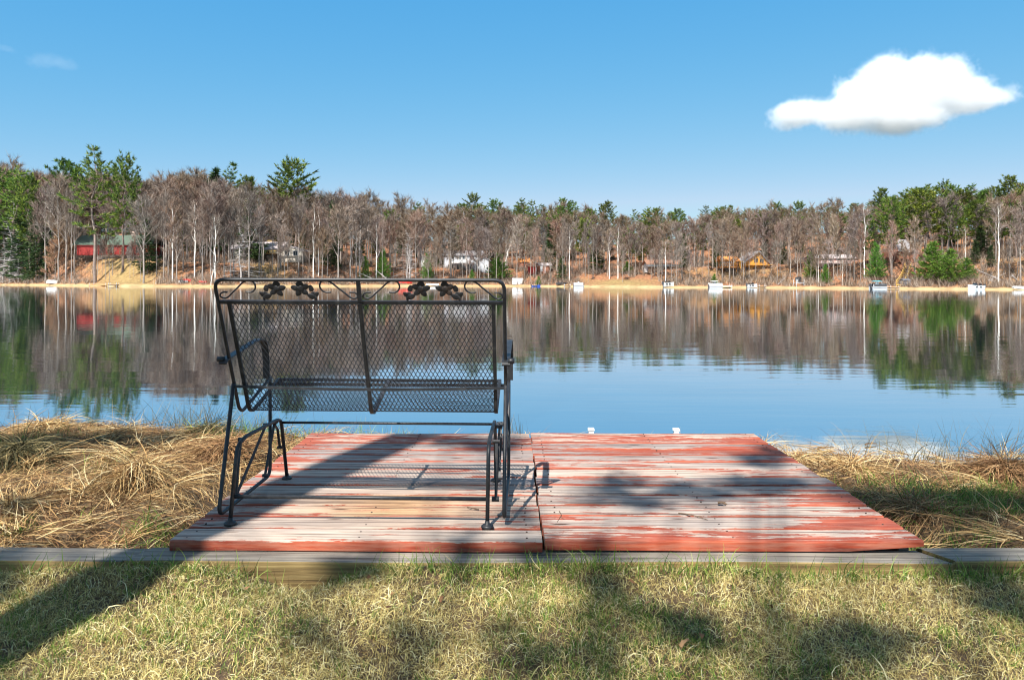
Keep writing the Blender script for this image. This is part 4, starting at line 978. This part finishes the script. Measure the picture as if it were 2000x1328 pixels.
# --- the rest of the wood, one mass
def mass(items, which):
    Vs, Qs, n = [], [], 0
    for (pr, b, sc, wd, rz) in items:
        me = pr[which]; v = np.empty(len(me.vertices)*3, np.float32); me.vertices.foreach_get('co', v); v = v.reshape(-1, 3).copy()
        c, s_ = math.cos(rz), math.sin(rz); x, y = v[:, 0]*sc*wd, v[:, 1]*sc*wd
        v = np.stack([x*c-y*s_+b.x, x*s_+y*c+b.y, v[:, 2]*sc+b.z], 1)
        me.calc_loop_triangles(); t = np.empty(len(me.loop_triangles)*3, np.int32); me.loop_triangles.foreach_get('vertices', t)
        Vs.append(v); Qs.append(t.reshape(-1, 3)+n); n += len(v)
    return np.concatenate(Vs), np.concatenate(Qs)
items = []
for x_ in np.arange(-150, 2150, 8):
    x = x_+R.uniform(-5, 5); s = R.uniform(46, 100); b = ground_far(x, s); y = TL(x)+R.gauss(3, 8); H = CZ+ray(x, y)[1]*b.y-b.z; pr = R.choice(PB)
    items.append((pr, b, H/18, R.uniform(.9, 1.3), R.uniform(0, 6.28)))
for x_ in np.arange(-150, 2150, 15):
    x = x_+R.uniform(-7, 7); s = R.uniform(24, 60)
    if avoid(x, [(180, 300), (1450, 1510), (1750, 1790), (1590, 1670), (1265, 1340), (450, 600), (820, 960)]) and s < 42: s = R.uniform(44, 70)
    b = ground_far(x, s); y = TL(x)+R.uniform(20, 90); H = CZ+ray(x, y)[1]*b.y-b.z
    if H > 3: items.append((R.choice(PB), b, H/18, R.uniform(.8, 1.2), R.uniform(0, 6.28)))
WOODS = empty('woods'); tag(WOODS, 'dense bare woods farther up the slope of the far shore', kind='stuff')
for nm, wh, mt in (('trunk', 0, 'greybark'), ('crown', 1, 'twigs')):
    o = link(nm, np_mesh(nm, *mass(items, wh), M[mt], tri=True), WOODS); o['kind'] = 'stuff'
items = []
for x_ in np.arange(-150, 2150, 6):
    x = x_+R.uniform(-7, 7); s = R.uniform(60, 125); b = ground_far(x, s); y = TL(x)+R.uniform(18, 110); H = CZ+ray(x, y)[1]*b.y-b.z
    pr = R.choice(PP)
    if H > 3: items.append((pr, b, H/pr[2], R.uniform(.9, 1.3), R.uniform(0, 6.28)))
v, q = mass(items, 1); tag(link('evergreen_understory', np_mesh('evergreen_understory', v, q, M['spruce'], tri=True)), 'dark evergreen mass deep in the far woods', kind='stuff')
# brush along the slope
V = []
rb = np.random.default_rng(5)
nbr = 6000
bp = rb.uniform(-150, 2150, nbr); bs = 2.2+58*rb.uniform(0, 1, nbr)**1.4
keep = ~(((np.abs(bp-1215) < 75) & (bs < 17)) | ((np.abs(bp-245) < 60) & (bs < 28))); bp, bs = bp[keep], bs[keep]
Yb = Ys(bp)+bs; zb = hz(bp, bs); xb = (bp-CX)/F*Yb
k = 16; base = np.repeat(np.stack([xb, Yb, zb], 1), k, 0); n = len(base); hgt = np.repeat(rb.uniform(.5, 2.6, len(bp)), k)
base[:, :2] += rb.normal(0, .35, (n, 2)); d = np.stack([rb.normal(0, .45, n), rb.normal(0, .45, n), np.ones(n)], 1)
tip = base+d*(hgt*rb.uniform(.5, 1.2, n))[:, None]; e = np.stack([rb.normal(0, 1, n), rb.normal(0, .3, n), 0*hgt], 1); e = e/np.linalg.norm(e, axis=1)[:, None]*.04
V = np.stack([base-e, base+e, tip], 1).reshape(-1, 3); Q = np.arange(len(V)).reshape(-1, 3)
tag(link('undergrowth', np_mesh('undergrowth', V, Q, M['twigs'], tri=True)), 'bare brush on the far slope', kind='stuff')
# fallen trunks on the slope
M['log'] = M['deadwood']
for i, (xa, sa, xb_, sb, up) in enumerate([(748, 3, 700, 7, 2.6), (765, 4, 733, 9, 3.4), (1955, 8, 1900, 14, .8), (1990, 7, 1975, 4, 2.2), (1948, 6, 1930, 2, 1.6), (1520, 5, 1535, 10, .4), (690, 6, 720, 4, .5), (855, 8, 815, 5, .3), (1935, 9, 1966, 12, .2), (560, 7, 600, 5, .3)]):
    a, c = ground_far(xa, sa), ground_far(xb_, sb); c.z += up
    q = MB(); q.tube([Vector((0, 0, .1)), (c-a)*.5+Vector((0, 0, .12)), c-a], [.17, .13, .06], 7)
    for f in (.35, .5, .65, .8):
        p = (c-a)*f; q.tube([p, p+Vector((R.uniform(-.6, .6), R.uniform(-.4, .4), R.uniform(.5, 1.5)))], [.05, .015], 4)
    tag(q.build('fallen_trunk', M['deadwood'], loc=a), 'fallen dead trunk lying on the slope '+region(xa), 'log', 'fallen trunk lying on the slope '+region(xa))
# ------------------------------------------------------------------ houses
def col(name, c, rough=.7, var=.12, sc=1.2): M[name] = simple(name, c, rough, var, sc); return M[name]
col('red_siding', (.24, .022, .018)); col('green_shingle', (.085, .115, .085)); col('field_stone', (.42, .30, .24), .9, .4, 2.5); col('beige_siding', (.62, .55, .46)); col('grey_shingle', (.25, .235, .24))
col('brown_shingle', (.27, .14, .09)); col('pinkgrey_shingle', (.42, .36, .35)); col('grey_siding', (.46, .47, .50)); col('white_siding', (.74, .73, .71)); col('golden_logs', (.50, .24, .045), .6, .25, 3); col('pink_siding', (.56, .36, .32)); col('brown_siding', (.30, .12, .07)); col('dark_wood', (.10, .06, .04))
col('yellow_lumber', (.70, .44, .12)); col('shed_grey', (.13, .14, .17)); col('orange_lumber', (.55, .22, .06))
m, nt, b = nodes('window_glass'); b.inputs['Base Color'].default_value = (.03, .04, .05, 1); b.inputs['Roughness'].default_value = .08; M['glass'] = m
class Site:
    def __init__(s, name, px, sdep, label, cat, z=None, group=None):
        g = ground_far(px, sdep); s.Y = g.y; s.root = empty(name, g, label, cat, group); s.o = g; s.u = s.Y/F
    def p(s, px, py, d=0): v = at(px, py, s.Y)-s.o; return Vector((v.x, v.y+d, v.z))
    def box(s, nm, mt, rects, d0, d1, parent=None):
        q = MB()
        for (x0, x1, y0, y1) in rects:
            a, c = s.p(x0, y1), s.p(x1, y0); q.box((a.x, d0, a.z), (c.x, d1, c.z))
        return q.build(nm, M[mt], parent or s.root)
    def poly(s, nm, mt, pts, d0, d1, parent=None):
        q = MB(); P = [s.p(*t) for t in pts]; q.prism([Vector((p.x, d0, p.z)) for p in P], (0, d1-d0, 0)); return q.build(nm, M[mt], parent or s.root)
    def roof(s, mt, x0, x1, ye, yr, d0, d1, ov=.5, th=.18):   # ridge along x
        q = MB(); a, r = s.p(x0, ye), s.p(x1, yr); dm = (d0+d1)/2
        q.prism([(a.x, d0-ov, a.z), (a.x, dm, r.z), (a.x, d1+ov, a.z), (a.x, d1+ov, a.z-th), (a.x, dm, r.z-th), (a.x, d0-ov, a.z-th)], (r.x-a.x, 0, 0)); return q.build('roof', M[mt], s.root)
    def gable_roof(s, mt, pk, l, r, d0, d1, th=.25):          # ridge along y
        q = MB(); P, A, C = s.p(*pk), s.p(*l), s.p(*r)
        for e in (A, C):
            q.prism([(P.x, d0, P.z), (e.x, d0, e.z), (e.x, d0, e.z-th), (P.x, d0, P.z-th)], (0, d1-d0, 0))
        return q.build('roof', M[mt], s.root)
    def window(s, x0, x1, y0, y1, d0, frame='white_siding'):
        w_ = s.box('window', 'glass', [(x0, x1, y0, y1)], d0-.05, d0-.004); t = .6
        s.box('frame', frame, [(x0-t, x0, y0-t, y1+t), (x1, x1+t, y0-t, y1+t), (x0, x1, y0-t, y0), (x0, x1, y1, y1+t), ((x0+x1)/2-.25, (x0+x1)/2+.25, y0, y1)], d0-.08, d0-.052, w_)
    def rail(s, x0, x1, y0, y1, n, mt, d, nm='railing'):
        r_ = [(x0, x1, y0, y0+.8), (x0, x1, y1-.6, y1)]+[(x0+(x1-x0)*i/n-.2, x0+(x1-x0)*i/n+.2, y0+.8, y1-.6) for i in range(n+1)]
        return s.box(nm, mt, r_, d, d+.08)
h = Site('red_house', 230, 27, 'red house with green roof and stone basement behind the tallest white pine', 'house')
h.box('wall', 'red_siding', [(150, 292, 477, 498)], 0, 8); h.box('stone_basement', 'field_stone', [(190, 292, 498, 524)], .15, 8)
h.roof('green_shingle', 143, 296, 477.5, 458, 0, 8); h.box('chimney', 'field_stone', [(240, 246, 450, 464)], 4.6, 5.4)
for x0, x1 in ((196, 204), (212, 222), (248, 258), (266, 274)): h.window(x0, x1, 482, 494, 0, 'dark_wood')
for x0, x1 in ((200, 214), (230, 236), (247, 262)): h.window(x0, x1, 502, 513, .15, 'dark_wood')
h.box('balcony', 'dark_wood', [(188, 268, 498, 499.5)], -1.6, 0); h.rail(188, 268, 491, 498, 20, 'red_siding', -1.6)
h = Site('ranch_house', 525, 26, 'low beige ranch house with pinkish-grey roof and wooden deck', 'house')
h.box('wall', 'beige_siding', [(455, 588, 486, 512)], 0, 9); h.roof('pinkgrey_shingle', 448, 552, 486, 471, 0, 9); h.gable_roof('pinkgrey_shingle', (566, 480), (545, 490), (594, 490), -.8, 8)
h.poly('gable', 'beige_siding', [(549, 489), (566, 482), (590, 489), (590, 500), (549, 500)], -.5, -.01)
for x0, x1 in ((468, 478), (490, 498), (512, 526), (558, 566), (574, 582)): h.window(x0, x1, 490, 499, -.0 if x0 < 550 else -.5)
h.box('deck', 'dark_wood', [(500, 545, 496, 498), (501, 502, 498, 514), (520, 521, 498, 514), (541, 542, 498, 514)], -2.6, -.02); h.rail(500, 545, 490, 496, 14, 'yellow_lumber', -2.6)
h = Site('grey_house', 890, 22, 'grey two-storey house with white railed deck and stairs', 'house')
h.box('wall', 'grey_siding', [(868, 936, 497, 533)], 0, 8); h.box('wing', 'grey_siding', [(936.2, 955, 508, 533)], -1, 7); h.roof('grey_shingle', 864, 945, 498, 489, 0, 8); h.gable_roof('grey_shingle', (946, 501), (930, 509), (959, 509), -1.4, 7)
h.poly('wing_gable', 'grey_siding', [(936.2, 508), (946, 502.5), (955, 508)], -1, -.6)
for x0, x1 in ((882, 887), (896, 901), (904, 909), (918, 926)): h.window(x0, x1, 501, 508, 0)
for x0, x1 in ((875, 884), (892, 902), (912, 922)): h.window(x0, x1, 517, 526, 0)
for x0, x1 in ((945, 947), (949, 951)): h.window(x0, x1, 517, 523, -1)
h.box('deck', 'white_siding', [(878, 930, 512.5, 514), (879, 880, 514, 532), (903, 904, 514, 532), (928, 929, 514, 532)], -2.2, -.02); h.rail(878, 930, 507, 512.5, 16, 'white_siding', -2.2)
st = MB()
for i in range(12):
    a, c = h.p(950+i*2.2, 521+i*2.5), h.p(956+i*2.2, 522.4+i*2.5); st.box((a.x, -1.6-i*.45, c.z), (c.x, -1.2-i*.45, a.z))
st.build('stairs', M['white_siding'], h.root)
h = Site('white_garage', 826, 24, 'small white gabled outbuilding left of the grey house', 'house')
h.poly('wall', 'white_siding', [(822, 522), (822, 505), (828, 499), (836, 507), (836, 522)], 0, 6); h.gable_roof('grey_shingle', (828, 498), (820, 506), (838, 508), -.4, 6.4)
h = Site('red_cabin', 1050, 16, 'small red cabin with brownish roof and white door behind the blue boat', 'cabin')
h.box('wall', 'red_siding', [(1031, 1047, 520, 536)], 0, 5); h.box('porch', 'brown_siding', [(1047.2, 1074, 518, 536)], 1, 5); h.roof('brown_shingle', 1028, 1052, 520, 514, 0, 5, .3); h.roof('pinkgrey_shingle', 1049, 1078, 518, 513, 1, 5, .3)
h.box('door', 'white_siding', [(1055, 1060, 519, 530)], .9, .98); h.box('porch_post', 'white_siding', [(1046, 1047.6, 522, 540), (1064, 1065, 520, 538)], -.3, -.15)
h = Site('orange_cabin', 1022, 30, 'little orange-roofed cabin with a pale chimney up the slope left of the red cabin', 'cabin')
h.box('wall', 'brown_siding', [(1013, 1033, 510, 522)], 0, 4); h.roof('orange_lumber', 1011, 1035, 511, 504, 0, 4, .3); h.box('chimney', 'beige_siding', [(1020.5, 1023.5, 499, 508)], 1.6, 2.2)
h = Site('low_house', 1300, 27, 'low white house with brown roof and terrace right of the tan lawn', 'house')
h.box('wall', 'white_siding', [(1266, 1332, 515, 532)], 0, 7); h.roof('brown_shingle', 1262, 1336, 515.5, 507, 0, 7)
for x0, x1 in ((1270, 1276), (1284, 1290), (1302, 1312), (1318, 1324)): h.window(x0, x1, 521, 528, 0, 'dark_wood')
h.box('terrace', 'dark_wood', [(1262, 1336, 521.5, 522.6)], -2.2, -.1); h.box('terrace_wall', 'dark_wood', [(1264, 1334, 522.6, 534)], -2.0, -.3)
h = Site('log_house', 1484, 20, 'golden-yellow log house with grey roof and tall gable windows', 'house')
h.poly('wall', 'golden_logs', [(1453, 535), (1453, 513), (1482, 492), (1504, 517), (1504, 535)], 0, 9)
h.gable_roof('grey_shingle', (1482.5, 490), (1450.5, 513.5), (1507, 519), -.7, 9.5)
h.box('wing', 'golden_logs', [(1446, 1474, 510, 533)], 1.2, 6); h.roof('grey_shingle', 1452, 1483, 508, 497, -.2, 8, .2) if False else None
for x0, x1, y0, y1 in ((1473, 1480, 504, 513), (1484, 1491, 506, 513), (1471, 1479, 522, 532), (1489, 1496, 522, 532), (1456, 1463, 522, 530)): h.window(x0, x1, y0, y1, 0, 'golden_logs')
h.box('balcony', 'golden_logs', [(1452, 1505, 517, 518.3)], -1.5, -.05)
h = Site('wooden_pavilion', 1425, 18, 'open orange-brown wooden pavilion left of the yellow house', 'pavilion')
h.box('post', 'orange_lumber', [(1411, 1413, 508, 536)], 0, .4); h.box('post', 'orange_lumber', [(1438, 1440, 508, 536)], 0, .4); h.box('post', 'orange_lumber', [(1411, 1413, 508, 536)], 3.6, 4); h.box('post', 'orange_lumber', [(1438, 1440, 508, 536)], 3.6, 4)
h.roof('orange_lumber', 1406, 1445, 509, 500, 0, 4, .4); h.box('floor', 'orange_lumber', [(1408, 1443, 521, 523)], -.4, 4); h.rail(1408, 1443, 515, 521, 10, 'orange_lumber', -.4)
h = Site('pink_house', 1632, 19, 'long pinkish ranch house on top of the orange slope', 'house')
h.box('wall', 'pink_siding', [(1597, 1670, 503, 522)], 0, 8); h.roof('pinkgrey_shingle', 1593, 1674, 503.5, 496, 0, 8)
for x0, x1 in ((1604, 1610), (1620, 1626), (1634, 1646), (1654, 1662)): h.window(x0, x1, 506, 512, 0)
h.box('balcony', 'pinkgrey_shingle', [(1596, 1671, 514, 515.2)], -1.6, -.05); h.rail(1596, 1671, 509.5, 514, 18, 'pink_siding', -1.6)
h = Site('brown_cabin', 1772, 20, 'brown cabin with blue-grey roof and porch above the yellow stairs', 'cabin')
h.poly('wall', 'brown_siding', [(1757, 512), (1757, 490), (1774, 492), (1789, 478), (1794, 486), (1794, 512)], 0, 8)
q = MB(); A, Bq, Cq, Dq = h.p(1752, 491), h.p(1774, 493), h.p(1791, 474), h.p(1762, 472)
q.prism([(A.x, -.7, A.z), (Bq.x, -.7, Bq.z), (Cq.x, 3.2, Cq.z+.6), (Dq.x, 3.2, Dq.z+.6)], (0, .22, .22)); q.build('roof', M['grey_shingle'], h.root)
q = MB(); q.prism([(Bq.x, -.7, Bq.z), (Cq.x, -.7, Cq.z), (Cq.x+.25, -.7, Cq.z-.2), (Bq.x+.25, -.7, Bq.z-.25)], (0, 8, 0)); q.build('eave', M['dark_wood'], h.root)
h.window(1778, 1784, 488, 496, 0, 'brown_siding'); h.window(1764, 1771, 496, 503, 0, 'brown_siding'); h.box('porch', 'brown_siding', [(1758, 1778, 505, 506.5), (1759, 1760, 506.5, 520), (1768, 1769, 506.5, 520)], -2, -.05); h.rail(1758, 1778, 499.5, 505, 7, 'brown_siding', -2)
# stairs and shed
a = ground_far(1760, 3); root = empty('wooden_stairs', a, 'yellow wooden stairs climbing the slope below the brown cabin', 'stairs')
q = MB(); q2 = MB()
for i in range(15):
    t = i/14; pxx = 1757+t*17; s_ = 3+t*14; g = ground_far(pxx, s_)-a; q.box((g.x-.7, g.y-.25, g.z+.15), (g.x+.7, g.y+.25, g.z+.26))
    for sd in (-.72, .72):
        q2.tube([(g.x+sd, g.y, g.z-.1), (g.x+sd, g.y, g.z+1.25)], .05, 5)
for sd in (-.72, .72):
    P = [ground_far(1757+t*17, 3+t*14)-a+Vector((sd, 0, 1.25)) for t in (0, .25, .5, .75, 1)]; q2.tube(P, .07, 5)
    q2.tube([p-Vector((0, 0, .55)) for p in P], .06, 5); q2.tube([p-Vector((0, 0, 1.15)) for p in P], .09, 5)
q.build('treads', M['yellow_lumber'], root); q2.build('handrail', M['yellow_lumber'], root)
h = Site('shed', 1772, 3.5, 'small dark grey shed beside the foot of the yellow stairs', 'shed')
h.box('wall', 'shed_grey', [(1765, 1779, 547, 561)], 0, 2); h.roof('shed_grey', 1764.4, 1779.6, 547.5, 544.5, 0, 2, .15, .08); h.box('door', 'grey_shingle', [(1769, 1774, 550, 559.5)], -.04, -.002)

# ------------------------------------------------------------------ boats, docks and other things on the far beach
col('boat_white', (.62, .62, .61), .35, .12); col('boat_red', (.50, .03, .02), .4); col('boat_blue', (.03, .08, .35), .4); col('boat_teal', (.10, .36, .42), .5); col('boat_dark', (.05, .05, .055), .5); col('dock_wood', (.40, .20, .08), .8); col('grey_metal', (.45, .46, .48), .4); col('canvas_green', (.35, .5, .45), .8)
def hull_mb(Lh, bm, H, flip=False):
    q = MB(); n = 10; rows = []
    for i in range(n+1):
        t = i/n; wv = bm/2*min(1, (1-t)*2.6)**.6 if t > .5 else bm/2*(.86+.14*math.sin(math.pi*min(1, t*2+.2)/1.2)); sh = H*(1+.28*t*t); x = (t-.5)*Lh
        wv = max(wv, .03); rows.append([(x, -wv, sh), (x, -wv*.8, sh*.45), (x, -wv*.35, .02+.12*H*t*t), (x, wv*.35, .02+.12*H*t*t), (x, wv*.8, sh*.45), (x, wv, sh), (x, wv*.88, sh*.98), (x, wv*.7, sh*.55), (x, -wv*.7, sh*.55), (x, -wv*.88, sh*.98)])
    for r_ in rows: q.v.extend([(x, y, (H*1.3-z) if flip else z) for x, y, z in r_])
    m_ = 10
    for i in range(n):
        for j in range(m_):
            a = i*m_+j; c = i*m_+(j+1) % m_; q.f.append((a, c, c+m_, a+m_))
    q.f.append(tuple(range(m_))[::-1]); q.f.append(tuple(range(n*m_, n*m_+m_))); return q
def place(px, s, z=None):
    g = ground_far(px, s); g.z = max(g.z, WATER-.12) if z is None else z; return g
def boat(px, s, npx, label, mat_='boat_white', rz=0, flip=False, canopy=False, motor=True, hgt=.75, cat='boat', name='boat', shield=True):
    g = place(px, s); Lh = npx*g.y/F; r = empty(name, g, label, cat); r.rotation_euler = (0, 0, rz)
    hull_mb(Lh, Lh*.34, hgt, flip).build('hull', M[mat_], r)
    if flip: return r
    if motor:
        q = MB(); q.box((-Lh*.53-.25, -.16, hgt*.5), (-Lh*.53+.12, .16, hgt+.35)); q.box((-Lh*.53-.1, -.06, -.1), (-Lh*.53+.02, .06, hgt*.5)); q.build('motor', M['boat_dark'], r)
    q = MB()
    for x in (-.22, .05): q.box((x*Lh-.25, -.5, hgt*.5), (x*Lh+.2, .5, hgt*.95)); q.box((x*Lh-.25, -.5, hgt*.95), (x*Lh-.15, .5, hgt*1.5))
    q.build('seat', M['boat_dark'], r)
    if shield: q = MB(); q.prism([(.14*Lh, -.6, hgt), (.14*Lh, .6, hgt), (.05*Lh, .55, hgt+.55), (.05*Lh, -.55, hgt+.55)], (.03, 0, .01)); q.build('windshield', M['glass'], r)
    return r
def pontoon(px, s, npx, label, mat_='boat_white', canopy=None, ext=0):
    g = place(px, s, WATER-.06); Lh = npx*g.y/F; r = empty('pontoon_boat', g, label, 'pontoon boat')
    for sd in (-.75, .75):
        q = MB(); q.tube([(-Lh/2, sd, .18), (Lh*.42, sd, .18), (Lh*.52, sd, .34)], [.27, .27, .1], 10); q.build('float', M['grey_metal'], r)
    q = MB(); q.box((-Lh/2, -1.15, .46), (Lh*.46, 1.15, .56)); q.build('deck', M['grey_metal'], r)
    q = MB(); q.box((-Lh*.46, -1.12, .6), (Lh*.42, -1.06, 1.08)); q.box((-Lh*.46, 1.06, .6), (Lh*.42, 1.12, 1.25)); q.box((Lh*.42, -1.1, .6), (Lh*.44, 1.1, 1.25)); q.build('side_panel', M[mat_], r)
    q = MB(); q.box((-Lh*.4, -.95, .58), (-Lh*.1, -.3, 1.1)); q.box((Lh*.1, -.95, .58), (Lh*.35, -.3, 1.12)); q.box((-Lh*.05, .2, .58), (Lh*.08, .9, 1.55)); q.build('seat', M['boat_white'], r)
    if canopy:
        q = MB()
        for x in (-.3, .12):
            for y in (-1, 1): q.tube([(x*Lh, y, 1.1), (x*Lh*.8, y*.98, 1.72)], .03, 5)
        q.build('canopy_frame', M['grey_metal'], r)
        q = MB(); q.prism([(-.33*Lh, -1.1, 1.72), (-.1*Lh, -1.1, 1.86), (.14*Lh, -1.1, 1.72), (.14*Lh, -1.1, 1.66), (-.33*Lh, -1.1, 1.66)], (0, 2.2, 0)); q.build('canopy', M[canopy], r)
    q = MB(); q.box((-Lh*.54, -.2, .1), (-Lh*.5, .2, 1.0)); q.build('motor', M['boat_dark'], r); return r
def dock(px, s, wpx, dpt, label, mt='dock_wood', top=.34):
    g = place(px, s, WATER); wd = wpx*g.y/F; r = empty('dock', g, label, 'dock')
    q = MB(); n = max(6, int(wd/.16))
    for i in range(n): q.box((-wd/2+i*wd/n, -dpt/2, top-.05), (-wd/2+(i+.9)*wd/n, dpt/2, top))
    q.build('deck_boards', M[mt], r)
    for sx_ in (-.46, .46):
        for sy in (-.45, .45): q = MB(); q.tube([(sx_*wd, sy*dpt, -.9), (sx_*wd, sy*dpt, top+.45)], .05, 6); q.build('post', M['grey_metal'], r)
    q = MB(); q.box((-wd*.5, -dpt*.5-.04, top-.2), (wd*.5, -dpt*.5-.005, top-.055)); q.box((-wd*.5, dpt*.5+.005, top-.2), (wd*.5, dpt*.5+.04, top-.055)); q.build('beam', M[mt], r)
    return r
boat(103, 2.2, 21, 'white upturned boat on the beach near the left end of the far shore', flip=True, hgt=.85)
dock(195, -1.0, 34, 2.0, 'orange-brown dock at the water in front of the red house'); dock(222, -.4, 17, 1.2, 'narrow dark dock plank beside the orange-brown dock', 'dark_wood', .42)
boat(358, 4.0, 16, 'small white and red boat on the beach right of the red house', 'boat_white', .3, hgt=.6, motor=False)
boat(366, 6.5, 17, 'red canoe behind the small white and red boat', 'boat_red', -.3, True, hgt=.5, cat='canoe', name='canoe')
boat(396, 4.5, 14, 'orange-red canoe upturned by the short leaning birch', 'boat_red', .2, True, hgt=.45, cat='canoe', name='canoe')
boat(792, 4.5, 27, 'red upturned canoe left of the grey house', 'boat_red', .1, True, hgt=.8, cat='canoe', name='canoe')
boat(845, 1.2, 25, 'white upturned boat on the beach before the grey house', 'boat_white', -.15, True, hgt=.5)
h = Site('boathouse', 1010, 2.2, 'small white boathouse box on the beach left of the blue boat', 'boathouse')
h.box('wall', 'white_siding', [(1001, 1021, 545, 556)], 0, 2.5); h.roof('white_siding', 1000.5, 1021.5, 545.5, 543.5, 0, 2.5, .1, .1); h.box('door', 'grey_siding', [(1008, 1013, 547, 555)], -.05, -.002)
boat(1047, -1.5, 17, 'small blue boat in the water before the red cabin', 'boat_blue', 0, hgt=.5, shield=False)
boat(1097, 2.4, 21, 'dark covered boat on the beach right of the red cabin', 'boat_dark', .1, hgt=.7, motor=False)
pontoon(1130, -.9, 19, 'small white pontoon boat left of the tan lawn'); dock(1108, -.6, 12, 1.1, 'short dark dock left of the small white pontoon boat', 'dark_wood')
boat(1306, 1.2, 21, 'white boat with dark windshield beached at the right end of the tan lawn', 'boat_white', .15, hgt=1.0)
pontoon(1397, -.6, 25, 'big white pontoon boat with canopy beside the white-railed dock', canopy='boat_white'); 
d_ = dock(1418, -.2, 20, 2.0, 'pale dock with posts right of the big white pontoon boat', 'beige_siding', .5)
boat(1469, .3, 19, 'white motorboat at the beach before the yellow house', 'boat_white', 0, hgt=.8); dock(1488, -.3, 14, 1.2, 'low dark dock right of the white motorboat', 'dark_wood')
g = place(1560, 3.0); boat(1560, 3.0, 14, 'white and dark boat raised on a lift left of the pink house', 'boat_white', .6, hgt=.9).location.z += .7
lr = empty('boat_lift', g, 'grey metal boat lift under the raised boat', 'boat lift')
for sx_ in (-.9, .9):
    for sy in (-.9, .9): q = MB(); q.tube([(sx_, sy, -.3), (sx_, sy, 1.6)], .06, 6); q.build('post', M['grey_metal'], lr)
q = MB(); q.box((-.95, -.95, .56), (.95, -.85, .69)); q.box((-.95, .85, .56), (.95, .95, .69)); q.build('cradle', M['grey_metal'], lr)
pontoon(1715, -1.2, 27, 'pontoon boat with teal canopy at the shore left of the yellow stairs', 'boat_dark', 'boat_teal'); dock(1745, -.8, 17, 1.3, 'low wooden dock before the yellow stairs', 'dark_wood')
boat(1906, -.3, 31, 'white fishing boat with dark motor at the shore below the bright young pines', 'boat_white', math.pi, hgt=.85); boat(1990, 1.0, 23, 'pale flat rowboat on the beach at the right end of the far shore', 'boat_white', 0, True, hgt=.5)
boat(1858, 5, 20, 'dark blue canoe lying under the bright young pines', 'boat_dark', 0, True, hgt=.6, cat='canoe', name='canoe')

# ------------------------------------------------------------------ clouds
def cloud(name, label, Y, lobes, dens, nscale, flat, depth):
    cx = sum(l[0] for l in lobes)/len(lobes); cyy = sum(l[1] for l in lobes)/len(lobes); c = at(cx, cyy, Y); u = Y/F
    L_ = [((l[0]-cx)*u, (cyy-l[1])*u, l[2]*u, l[3]*u) for l in lobes]
    m, nt, b = nodes(name+'_vapour'); nt.nodes.remove(b); out = nt.nodes['Material Output']
    tc = nt.nodes.new('ShaderNodeTexCoord'); O = tc.outputs['Object']; best = None
    for (x, z, rx, rz) in L_:
        mp = nt.nodes.new('ShaderNodeMapping'); mp.vector_type = 'TEXTURE'; mp.inputs['Location'].default_value = (x, 0, z); mp.inputs['Scale'].default_value = (rx, depth, rz)
        nt.links.new(O, mp.inputs[0]); ln = nt.nodes.new('ShaderNodeVectorMath'); ln.operation = 'LENGTH'; nt.links.new(mp.outputs[0], ln.inputs[0])
        v = math_(nt, 'SUBTRACT', 1, ln.outputs['Value']); 
        best = v if best is None else math_(nt, 'SMOOTH_MAX', best, v, .18)
    nz = noise(nt, nscale, 8, .62, O); 
    f = math_(nt, 'MULTIPLY_ADD', math_(nt, 'SUBTRACT', nz, .5), 1.0, best); f = math_(nt, 'MULTIPLY_ADD', math_(nt, 'SUBTRACT', noise(nt, nscale*4.5, 5, .65, O), .5), .80, f)
    mr = nt.nodes.new('ShaderNodeMapRange'); mr.interpolation_type = 'SMOOTHSTEP'; mr.inputs[1].default_value = flat; mr.inputs[2].default_value = flat+.52; mr.inputs[4].default_value = dens
    nt.links.new(f, mr.inputs[0])
    vs = nt.nodes.new('ShaderNodeVolumeScatter'); vs.inputs['Color'].default_value = (.95, .975, 1, 1); vs.inputs['Anisotropy'].default_value = .0; nt.links.new(mr.outputs[0], vs.inputs['Density']); nt.links.new(vs.outputs[0], out.inputs['Volume'])
    x0 = min(x-rx for x, z, rx, rz in L_)*1.12; x1 = max(x+rx for x, z, rx, rz in L_)*1.12; z0 = min(z-rz for x, z, rx, rz in L_)*1.2; z1 = max(z+rz for x, z, rx, rz in L_)*1.2
    q = MB(); q.box((x0, -depth*1.15, z0), (x1, depth*1.15, z1)); o = q.build(name, m, loc=c); tag(o, label, 'cloud'); return o
cloud('cloud', 'puffy white cloud alone in the blue sky, upper right', 1000, [(1755, 195, 150, 80), (1785, 165, 100, 66), (1725, 148, 62, 50), (1790, 142, 60, 42), (1835, 155, 66, 50), (1860, 190, 90, 48), (1690, 185, 78, 46), (1915, 196, 62, 30), (1665, 222, 105, 44), (1560, 224, 72, 36), (1760, 232, 130, 38)], .065, .03, .18, 75)
cloud('cloud_wisp', 'faint thin wisp of cloud at the upper left', 1000, [(95, 120, 60, 18), (130, 128, 30, 12), (10, 95, 22, 9)], .0035, .03, .15, 25)
